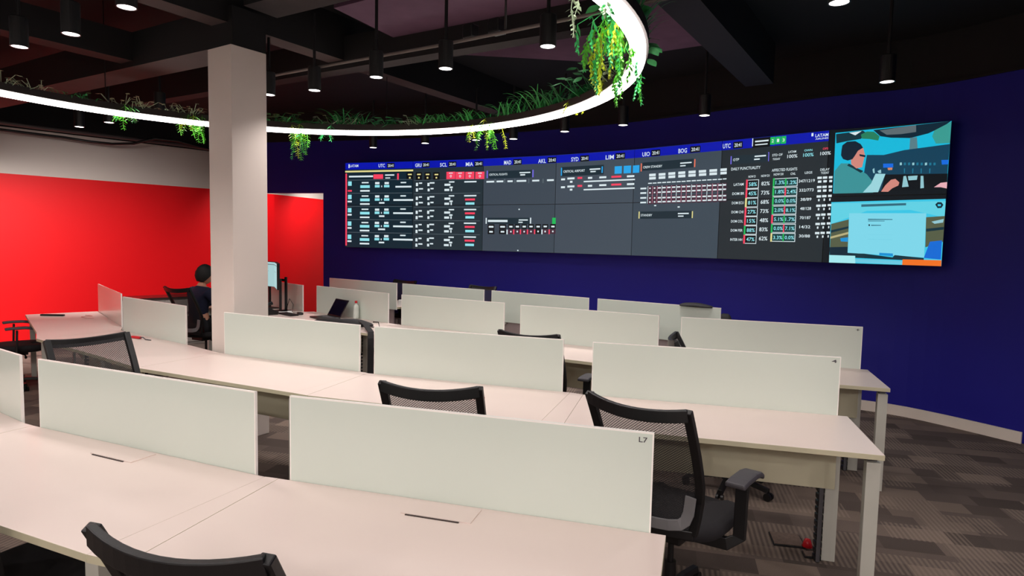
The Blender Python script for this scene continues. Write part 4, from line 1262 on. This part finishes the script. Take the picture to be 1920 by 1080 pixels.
desk(*B[0], 'second row desk at the far left turned towards the red wall, black pen on it', GB, leg_l=True, nxt=B[1])
desk(*B[1], 'second row desk left of the white column with a red marker on it', GB, nxt=B[2])
desk(*B[2], 'second row desk directly right of the white column', GB, nxt=B[3])
desk(*B[3], 'second row desk in the photo centre with a chair back before it', GB, nxt=B[4])
desk(*B[4], 'second row desk at the right end, open leg and cable spine showing on the carpet', GB, mark='4')
desk(*Cc[0], 'third row desk behind the column carrying the monitors', GC, leg_l=True, nxt=Cc[1])
desk(*Cc[1], 'third row desk with the open laptop and water bottle', GC, nxt=Cc[2])
desk(*Cc[2], 'third row desk right of the black jacket, mostly hidden by second row dividers', GC, nxt=Cc[3])
desk(*Cc[3], 'third row desk behind the black chair top in the photo centre', GC, nxt=Cc[4])
desk(*Cc[4], 'third row desk at the right end nearest the navy wall', GC, mark='+')
for i, (p, lab) in enumerate(zip(D, ['far row desk at the left, before the far left display', 'far row desk second from left under the video wall', 'far row desk third from left under the video wall', 'far row desk at the right with black jackets on its divider'])):
    desk(*p, lab, GD, leg_l=(i == 0), flip=True, pad=.035)

# ------------------------------------------------------------------ office chair
def make_chair(label, group):
    t = thing('office_chair', label, 'office chair', group=group)
    def back(u, v):            # u across -1..1, v 0..1 upwards
        wd = .225-.03*(1-v)**4
        x = u*wd; y = -.205-.19*max(0, (v-.3)/.7)**1.15-.045*(1-u*u)-.015*(1-v)**2; z = .48+.57*v-.02*(1-u*u)*v
        return Vector((x, y, z))
    m = MB(); m.sweep([back(u/6, 1) for u in range(-6, 7)], [(-.013, -.044), (.008, -.044), (.012, .008), (-.011, .008)], BLK)
    for s in (-1, 1): m.sweep([back(s, v/8) for v in range(9)], [(-.018, -.014), (.018, -.014), (.018, .014), (-.018, .014)], BLK, upv=(0, 1, 0))
    m.sweep([back(u/6, 0) for u in range(-6, 7)], [(-.013, -.02), (.013, -.02), (.013, .02), (-.013, .02)], BLK)
    m.sweep([(0, -.27, .50), (0, -.25, .43), (0, -.12, .41)], [(-.035, -.012), (.035, -.012), (.035, .012), (-.035, .012)], BLK, upv=(0, 1, 0))
    m.build('backrest_frame', t, bevel=.004)
    m = MB(); nu, nv = 12, 14; vs = [back(-.97+1.94*i/nu, .02+.95*j/nv) for j in range(nv+1) for i in range(nu+1)]
    m.raw(vs, [(j*(nu+1)+i, j*(nu+1)+i+1, (j+1)*(nu+1)+i+1, (j+1)*(nu+1)+i) for j in range(nv) for i in range(nu)], NET); m.build('back_net', t, smooth=True)
    m = MB(); q = [back(sx*.86, vv)+Vector((0, -.014, 0)) for sx, vv in ((-1, .30), (-1, .24), (-1, .17), (-.96, .11), (-.85, .075), (-.6, .06), (-.3, .055), (0, .05), (.3, .055), (.6, .06), (.85, .075), (.96, .11), (1, .17), (1, .24), (1, .30))]; m.sweep(q, [(-.024, -.005), (.024, -.005), (.024, .005), (-.024, .005)], mat('pale_grey_plastic', (120, 118, 120), .5), upv=(0, 1, 0)); m.build('lumbar_support', t, bevel=.003)
    # seat
    m = MB(); n = 28; rings = []
    for z, k in ((.405, .80), (.42, .96), (.445, 1.0), (.47, .97), (.482, .85), (.478, .5)):
        rings.append([(.26*k*(abs(cos(a))**.6)*(1 if cos(a) > 0 else -1), .06+.25*k*(abs(sin(a))**.6)*(1 if sin(a) > 0 else -1), z-(.02 if sin(a) > .8 and z > .44 else 0)) for a in [2*pi*i/n for i in range(n)]])
    vs = [p for r in rings for p in r]; m.raw(vs, [(j*n+i, j*n+(i+1) % n, (j+1)*n+(i+1) % n, (j+1)*n+i) for j in range(5) for i in range(n)]+[tuple(range(n-1, -1, -1)), tuple(5*n+i for i in range(n))], FAB)
    m.build('seat', t, smooth=True)
    m = MB(); m.box((0, 0, .385), (.2, .26, .045), BLK); m.build('seat_mechanism', t, bevel=.008)
    for s in (-1, 1):
        m = MB(); m.sweep([(s*.12, -.02, .385), (s*.26, .0, .385), (s*.308, .02, .42), (s*.308, .03, .66)], [(-.028, -.01), (.028, -.01), (.028, .01), (-.028, .01)], BLK, upv=(0, 1, 0)); a = m.build('armrest', t, bevel=.004)
        m = MB(); pr = [(-.046, -.012), (.046, -.012), (.042, .012), (-.042, .012)]
        m.sweep([(s*.308, .19, .657), (s*.308, .16, .675), (s*.308, .10, .684), (s*.308, -.01, .684), (s*.308, -.07, .678)], pr, PADM); m.build('arm_pad', a, bevel=.008)
    m = MB(); m.tube([(.05, .08, .375), (.20, .10, .37), (.225, .10, .36)], .007, BLK, 8); m.tube([(.215, .10, .362), (.235, .10, .352)], [.012, .012], BLK, 10); m.build('height_lever', t)
    m = MB(); m.lathe([(0, .37), (.014, .37), (.014, .22), (.026, .22), (.028, .085), (0, .085)], BLK, 16); m.build('gas_lift', t)
    m = MB(); m.lathe([(0, .115), (.045, .11), (.05, .07), (0, .07)], BLK, 16)
    for k in range(5):
        a = 2*pi*k/5+.3; m.sweep([(.03*cos(a), .03*sin(a), .095), (.16*cos(a), .16*sin(a), .085), (.29*cos(a), .29*sin(a), .068)], [(-.022, -.014), (.022, -.014), (.014, .014), (-.014, .014)], BLK)
    m.build('star_base', t, bevel=.003)
    for k in range(5):
        a = 2*pi*k/5+.3; m = MB(); c = Vector((.29*cos(a), .29*sin(a), .027)); q = Vector((-sin(a), cos(a), 0))
        for s in (-1, 1): m.tube([c+q*s*.008, c+q*s*.024], .027, BLK, 14)
        m.tube([c, c+Vector((0, 0, .035))], .008, BLK, 8); m.build('caster', t)
    return t
ch = make_chair('black mesh office chair in the aisle at the right, armrest and seat showing', 'office chairs')
def place(o, x, y, fwd): o.location = (x, y, 0); o.rotation_euler.z = atan2(fwd[1], fwd[0])-pi/2
place(ch, .77, 2.88, (.63, .77))
for x, y, fwd, lab, dz in [(-.30, 3.14, (.17, .98), 'black mesh office chair whose top shows above the numbered divider, photo centre', 0), (-.61, 1.63, (.27, .96), 'black mesh office chair nearest the camera at the bottom left', 0),
    (-1.74, 2.17, (.41, .91), 'black office chair pushed under the nearest desk, lower left corner', 0), (-2.35, 3.74, (.84, -.54), 'black mesh office chair turned sideways between first and second row, left', 0),
    (-5.42, 6.75, (.76, .65), 'black office chair at the left picture edge before the red wall', 0), (-3.91, 8.06, (.45, .89), 'black mesh office chair in which the man sits', 0),
    (.27, 4.80, (.43, .90), 'black mesh office chair of the third row in the photo centre', 0), (1.5, 4.36, (.97, -.26), 'black office chair seen edge on behind the right second row divider', 0),
    (-1.87, 9.64, (-.574, -.819), 'dark office chair behind the far row, left of two', .03), (-.61, 8.76, (-.574, -.819), 'dark office chair behind the far row, right of two', .03)]:
    c = dup(ch, (0, 0, 0), 0, lab); q = hypot(*fwd); place(c, x+(0 if 'man sits' in lab else .05*fwd[0]/q), y+(0 if 'man sits' in lab else .05*fwd[1]/q), fwd)
    if 'edge on' in lab:      # its castor base is swivelled
        for q in c.children:
            if q.name.startswith(('star_base', 'caster')): q.rotation_euler.z = radians(40)

# ------------------------------------------------------------------ seated man
pr = thing('person', 'man with short dark hair in a dark navy shirt, seated and facing right', 'person', (-3.93, 8.03, 0), atan2(.84, .55)-pi/2)
def skin_body(name, J, E, parent, m, root=0, sub=2):
    me = bpy.data.meshes.new(name); me.from_pydata([j[:3] for j in J], E, []); o = bpy.data.objects.new(name, me); COL.objects.link(o); o.parent = parent
    me.materials.append(m); sk = o.modifiers.new('skin', 'SKIN'); sk.use_smooth_shade = True
    for i, j in enumerate(J):
        r = j[3]; me.skin_vertices[0].data[i].radius = (r, j[4] if len(j) > 4 else r)
    me.skin_vertices[0].data[root].use_root = True
    s = o.modifiers.new('sub', 'SUBSURF'); s.levels = s.render_levels = sub; return o
J = [(0, -.04, .56, .13, .11), (0, -.06, .70, .125, .095), (0, -.05, .85, .145, .10), (0, -.03, .98, .15, .09), (0, -.01, 1.05, .055, .055), (0, .01, 1.10, .05, .05),
     (.16, -.02, .99, .058), (.20, .08, .80, .042), (.14, .30, .80, .032), (.13, .36, .80, .028, .016), (-.16, -.02, .99, .058), (-.20, .08, .80, .042), (-.14, .30, .80, .032), (-.13, .36, .80, .028, .016),
     (.10, .02, .55, .085), (.11, .40, .53, .065), (.12, .42, .28, .048), (.12, .40, .09, .04), (.12, .52, .045, .038, .03), (-.10, .02, .55, .085), (-.11, .40, .53, .065), (-.12, .42, .28, .048), (-.12, .40, .09, .04), (-.12, .52, .045, .038, .03)]
E_ = [(0, 1), (1, 2), (2, 3), (3, 4), (4, 5), (3, 6), (6, 7), (7, 8), (8, 9), (3, 10), (10, 11), (11, 12), (12, 13), (0, 14), (14, 15), (15, 16), (16, 17), (17, 18), (0, 19), (19, 20), (20, 21), (21, 22), (22, 23)]
# fingers and thumb of both hands
for s, w in ((1, 9), (-1, 13)):
    for k, (dx, L) in enumerate(((-.022, .062), (-.008, .072), (.007, .068), (.021, .054))):
        i = len(J); x = s*.13+dx; J += [(x, .395, .803, .0085), (x, .395+L*.55, .80, .008), (x, .395+L, .787, .007)]; E_ += [(w, i), (i, i+1), (i+1, i+2)]
    i = len(J); J += [(s*.13-s*.034, .375, .797, .010), (s*.13-s*.050, .405, .790, .009)]; E_ += [(w, i), (i, i+1)]
body = skin_body('body', J, E_, pr, SKIN)
# head: one sculpted mesh with brow, nose, chin
def head_mesh():
    m = MB(); nu, nv = 24, 18; vs = []
    for j in range(nv+1):
        ph = pi*j/nv; z = cos(ph)
        for i in range(nu):
            a = 2*pi*i/nu; x = sin(ph)*sin(a)*.078; y = sin(ph)*cos(a)*.098; zz = z*.118
            if zz < 0: x *= 1-.9*abs(zz)*2.2; y = y*(1-.5*abs(zz)*3) + (.012 if y > 0 else .02*abs(zz)/.118)
            if y > .06:
                if abs(x) < .016 and -.045 < zz < .012: y += .022*(1-abs(x)/.016)*(1-max(0, zz)/.012 if zz > 0 else 1-abs(zz+.03)/.06)
                if .012 < abs(x) < .045 and -.002 < zz < .03: y -= .010
                if abs(x) < .025 and -.075 < zz < -.055: y += .005
            vs.append((x, y, zz))
    m.raw(vs, [(j*nu+i, (j+1)*nu+i, (j+1)*nu+(i+1) % nu, j*nu+(i+1) % nu) for j in range(nv) for i in range(nu)], SKIN); return m
hm = head_mesh(); hd_ = hm.build('head', pr, smooth=True, merge=True, sub=1); hd_.location = (0, .035, 1.185); hd_.rotation_euler = (radians(-8), 0, radians(-30))
m = MB()
for s in (-1, 1): m.lathe([(0, .010), (.007, .008), (.010, 0), (.007, -.008), (0, -.01)], mat('eye_white', (235, 230, 225), .3), 10, (s*.029, .079, .010)); m.lathe([(0, .004), (.0045, .003), (.0045, -.003), (0, -.004)], HAIR, 8, (s*.029, .087, .010))
o = m.build('eyes', pr, smooth=True); o.parent = pr; o.location = hd_.location; o.rotation_euler = hd_.rotation_euler
for s in (-1, 1):
    m = MB(); m.sweep([(s*.078, -.005, -.025), (s*.082, -.010, -.01), (s*.083, -.012, .012), (s*.080, -.004, .025)], [(-.006, -.012), (.006, -.012), (.006, .012), (-.006, .012)], SKIN, upv=(0, 1, 0)); o = m.build('ear', pr, smooth=True, sub=1); o.location = hd_.location; o.rotation_euler = hd_.rotation_euler
m = MB(); m.box((0, .083, -.062), (.04, .006, .008), mat('lip', (150, 80, 76), .5)); o = m.build('mouth', pr, bevel=.002); o.location = hd_.location; o.rotation_euler = hd_.rotation_euler
m = MB(); nu, nv = 28, 12; vs = []
for j in range(nv+1):
    ph = (pi*.74)*j/nv
    for i in range(nu):
        a = 2*pi*i/nu; front = max(0, cos(a)); q = min(ph, pi*.74-front*pi*.38); k = 1.12+.05*random.random()
        vs.append((sin(q)*sin(a)*.078*k, sin(q)*cos(a)*.098*k-.003, cos(q)*.118*k+.004))
m.raw(vs, [(j*nu+i, (j+1)*nu+i, (j+1)*nu+(i+1) % nu, j*nu+(i+1) % nu) for j in range(nv) for i in range(nu)], HAIR); o = m.build('hair', pr, smooth=True, merge=True); o.location = hd_.location; o.rotation_euler = hd_.rotation_euler
J2 = [(0, -.04, .55, .145, .125), (0, -.06, .70, .138, .11), (0, -.05, .85, .158, .115), (0, -.03, .98, .162, .10), (0, -.012, 1.04, .07, .066), (.165, -.02, .985, .07), (.20, .08, .81, .054), (.155, .24, .805, .045), (-.165, -.02, .985, .07), (-.20, .08, .81, .054), (-.155, .24, .805, .045)]
skin_body('shirt', J2, [(0, 1), (1, 2), (2, 3), (3, 4), (3, 5), (5, 6), (6, 7), (3, 8), (8, 9), (9, 10)], pr, NAVY)
J3 = [(0, -.04, .54, .14, .11), (.10, .02, .55, .098), (.11, .40, .53, .078), (.12, .42, .28, .062), (.12, .41, .12, .056), (-.10, .02, .55, .098), (-.11, .40, .53, .078), (-.12, .42, .28, .062), (-.12, .41, .12, .056)]
skin_body('trousers', J3, [(0, 1), (1, 2), (2, 3), (3, 4), (0, 5), (5, 6), (6, 7), (7, 8)], pr, mat('dark_trousers', (20, 20, 26), .9))
for s in (-1, 1):
    m = MB(); m.sweep([(s*.12, .35, .045), (s*.12, .42, .05), (s*.12, .52, .04), (s*.12, .60, .028)], [(-.045, -.03), (.045, -.03), (.038, .03), (-.038, .03)], mat('white_shoe', (190, 188, 186), .5)); m.build('shoe', pr, bevel=.012)

# ------------------------------------------------------------------ things on the desks
ZD = .7405
def onbox(name, c, d, m, lab, cat, rz=0, bevel=.002, grp=None):
    b = MB(); b.box((0, 0, d[2]/2), d, m); return tag(b.build(name, loc=c, rz=rz, bevel=bevel), lab, cat, grp)
# monitors on the desk behind the column
def monitor(x, y, fz, lab):
    t = thing('computer_monitor', lab, 'monitor', (x, y, ZD), fz, 'monitors behind the column')
    m = MB(); m.box((0, .02, .46), (.54, .035, .33), BLK); m.build('housing', t, bevel=.004)
    m = MB(); m.face([(-.262, .0015, .302), (.262, .0015, .302), (.262, .0015, .618), (-.262, .0015, .618)], LCD); m.face([(-.20, .0008, .50), (.1, .0008, .50), (.1, .0008, .503), (-.2, .0008, .503)], GRYP); m.face([(-.262, .0008, .585), (.262, .0008, .585), (.262, .0008, .592), (-.262, .0008, .592)], GRYP); m.build('screen', t, merge=False)
    m = MB(); m.box((0, .06, .22), (.05, .03, .40), BLK); m.box((0, .05, .006), (.22, .18, .012), BLK); m.build('stand', t, bevel=.003)
    return t
monitor(-3.265, 8.36, radians(-40), 'computer monitor with pale blue window, touching the column edge')
monitor(-3.0, 8.02, radians(-66), 'narrow looking computer monitor turned away beside the other')
t = thing('monitor_arm', 'black vertical monitor arm on the desk right of the column', 'monitor arm', (-2.89, 8.09, ZD))
m = MB(); m.box((0, 0, .22), (.03, .03, .44), BLK); m.build('pole', t, bevel=.003); m = MB(); m.box((-.08, .04, .40), (.2, .02, .03), BLK, rz=radians(-30)); m.build('arm', t)
m = MB(); m.box((0, 0, .006), (.10, .10, .012), BLK); m.build('clamp', t)
t = thing('desk_phone', 'black desk phone on the desk at the column edge', 'phone', (-2.98, 7.72, ZD), radians(-45))
m = MB(); m.sweep([(-.09, 0, .05), (.09, 0, .05)], [(-.09, -.05), (.09, -.05), (.09, .07), (-.09, -.01)], BLK); m.build('phone_body', t, bevel=.004); m = MB(); m.tube([(-.06, -.08, .07), (-.06, 0, .11), (-.06, .08, .13)], [.022, .014, .022], BLK, 10); m.build('handset', t, smooth=True)
pipe('loose_cable', [(-2.88, 8.05, ZD+.005), (-2.82, 8.02, ZD+.17), (-2.76, 7.98, ZD+.10), (-2.76, 7.93, ZD+.006), (-2.68, 7.90, ZD+.004)], .004, BLK, 'thin cable looping down beside the monitor arm', 'cable')
onbox('computer_mouse', (-2.60, 7.76, ZD), (.06, .10, .03), BLK, 'black computer mouse on the desk left of the laptop', 'mouse', .6, .012)
onbox('notebook', (-2.84, 7.93, ZD), (.16, .22, .012), CARDB, 'white papers lying by the monitor arm', 'papers', .4)
onbox('keyboard', (-2.73, 7.84-.12, ZD), (.32, .11, .018), BLK, 'black keyboard in front of the monitors', 'keyboard', radians(-45))
# laptop
t = thing('laptop', 'open black laptop with dark screen on a third row desk', 'laptop', (-2.12, 7.52, ZD), radians(-48))
m = MB(); m.box((0, -.11, .010), (.33, .23, .018), BLK); b = m.build('laptop_base', t, bevel=.003)
m = MB()
for r in range(4):
    for k in range(12): m.box((-.132+k*.024, -.06-r*.022, .0205), (.019, .017, .003), GRYP)
m.build('keys', b)
T = Matrix.Rotation(radians(-30), 3, 'X'); m = MB(); m.box((0, .058, .117), (.33, .008, .225), BLK, tilt=T); l = m.build('lid', t, bevel=.002)
m = MB(); c = Vector((0, .058, .117)); m.raw([T @ Vector(p)+c for p in ((-.152, -.0046, -.095), (.152, -.0046, -.095), (.152, -.0046, .1), (-.152, -.0046, .1))], [(0, 1, 2, 3)], mat('dark_screen', (10, 8, 30), .15)); m.build('screen', l)
# bottle
t = thing('water_bottle', 'clear water bottle with a red cap standing beside the laptop', 'bottle', (-1.84, 7.47, ZD))
m = MB(); m.lathe([(0, 0), (.032, .002), (.034, .02), (.034, .10), (.031, .115), (.034, .13), (.028, .16), (.013, .18), (.013, .19), (0, .19)], CLEAR, 20); m.build('bottle_body', t, smooth=True)
m = MB(); m.lathe([(0, .215), (.015, .214), (.016, .188), (0, .188)], RED, 16); m.build('cap', t)
# cloth lumps
def cloth(name, pts, wd, hh, lab, cat, z, seed=1, mt=JACK):
    rnd = random.Random(seed); m = MB(); n = 12; N = len(pts); vs = []
    for i, p in enumerate(pts):
        q = pts[min(i+1, N-1)]; o_ = pts[max(i-1, 0)]; d = Vector((q[0]-o_[0], q[1]-o_[1], 0)).normalized(); s = Vector((-d.y, d.x, 0)); e = sin(pi*(i+.35)/(N-.3))**.5
        for k in range(n):
            a = 2*pi*k/n; w = wd*e*(1+rnd.uniform(-.25, .25)); h = hh*e*(1+rnd.uniform(-.3, .3))
            vs.append(Vector((p[0], p[1], z+(p[2] if len(p) > 2 else 0)))+s*cos(a)*w+Vector((0, 0, 1))*max(.002, (.25+sin(a))*h))
    m.raw(vs, [(i*n+k, i*n+(k+1) % n, (i+1)*n+(k+1) % n, (i+1)*n+k) for i in range(N-1) for k in range(n)]+[tuple(range(n-1, -1, -1)), tuple((N-1)*n+k for k in range(n))], mt)
    o = m.build(name, smooth=True, merge=False, sub=1); return tag(o, lab, cat) if lab else o
j = cloth('jacket', [(-2.22, 7.02), (-2.10, 6.98), (-1.98, 6.95), (-1.86, 6.92), (-1.76, 6.90), (-1.66, 6.88), (-1.58, 6.86), (-1.50, 6.84)], .13, .06, 'black jacket heaped on the desk in front of the laptop', 'jacket', ZD, 3)
s = MB(); s.sweep([(-1.62, 6.80, .80), (-1.53, 6.62, .79), (-1.45, 6.42, .77), (-1.405, 6.305, .76), (-1.40, 6.28, .70), (-1.40, 6.275, .55), (-1.40, 6.27, .34)], [(-.03, -.006), (.03, -.006), (.03, .006), (-.03, .006)], JACK); s.build('sleeve', j, bevel=.003)
pipe('loose_cable', [(-1.50, 6.84, ZD+.05), (-1.44, 6.83, ZD+.05), (-1.42, 6.79, ZD+.004), (-1.50, 6.76, ZD+.004)], .006, BLK, 'short strap curling off the end of the heaped jacket', 'strap')
cloth('jacket', [(1.73, 6.53), (1.78, 6.49), (1.84, 6.45), (1.90, 6.41), (1.96, 6.37), (2.03, 6.32)], .06, .04, 'black jacket draped over the top of the far right divider', 'jacket', 1.066, 8)
cloth('bag', [(2.14, 6.60), (2.18, 6.575), (2.22, 6.55), (2.26, 6.525), (2.30, 6.50)], .06, .215, 'small dark bag standing on the far desk just beyond the right divider end', 'bag', ZD, 5)
onbox('tissue_box', (-1.55, 9.0, ZD), (.10, .08, .09), CARDB, 'small white box seen in the gap between far row dividers', 'box', radians(-35))
# far left desk and its neighbour
onbox('pen_case', (-5.22, 7.17, ZD), (.26, .035, .02), BLK, 'slim black case lying on the far left desk', 'case', radians(2), .006)
pipe('loose_cable', [(-4.92, 7.28, ZD+.003), (-4.80, 7.22, ZD+.003), (-4.86, 7.12, ZD+.003), (-4.74, 7.02, ZD+.003), (-4.66, 7.03, ZD+.003)], .003, mat('pink_cable', (226, 150, 140), .5), 'thin red cable curled on the far left desk', 'cable')
onbox('marker', (-3.42, 5.74, ZD), (.12, .03, .022), RED, 'red marker lying on the desk left of the column', 'marker', radians(-25), .008)
pipe('loose_cable', [(-3.37, 5.71, ZD+.012), (-3.33, 5.69, ZD+.02), (-3.29, 5.66, ZD+.006), (-3.23, 5.64, ZD+.004)], .005, GRYP, 'grey cable end beside the red marker', 'cable')
onbox('marker', (-.20, 3.79, ZD), (.10, .02, .016), RED, 'red marker behind the chair top in the photo centre', 'marker', radians(-12), .006)
# credenza along the red wall
t = thing('low_cabinet', 'low grey cabinet with a dark glossy top along the red wall', 'cabinet', (-5.0, 9.75, 0), heading((-5.7, 9.0), (-4.3, 10.35)))
m = MB(); m.box((0, .26, .36), (1.9, .44, .72), STRIPE); m.build('cabinet_body', t, bevel=.003); m = MB(); m.box((0, .26, .73), (1.94, .5, .02), DTOP); m.build('cabinet_top', t)
for k in (-1, 0, 1): m = MB(); m.box((k*.62, .035, .36), (.6, .012, .66), STRIPE); m.build('cabinet_door', t, bevel=.002)
# floor boxes
HATCH = mat('hatch_lid_carpet', (110, 92, 82), .9, var=.15, scale=60)
def hatch(x, y, rz, w, d, lab):
    t = thing('floor_outlet', lab, 'floor outlet', (x, y, 0), rz); m = MB(); m.box((0, 0, .004), (w, d, .008), BLK); m.build('frame', t); m = MB(); m.box((0, .006, .009), (w-.012, d-.012, .006), HATCH); m.build('lid', t); return t
hatch(1.62, 3.56, radians(-12), .17, .16, 'floor outlet lid under the second row desk end, red plug at its corner')
hatch(1.69, 3.385, radians(-12), .10, .07, 'small floor outlet lid nearer the camera, below the one with red plug')
m = MB(); m.lathe([(0, .045), (.016, .04), (.03, .0), (0, .0)], RED, 12); tag(m.build('plug', loc=(1.70, 3.475, .012), smooth=True), 'red plug on the carpet beside the floor outlet lid', 'plug')
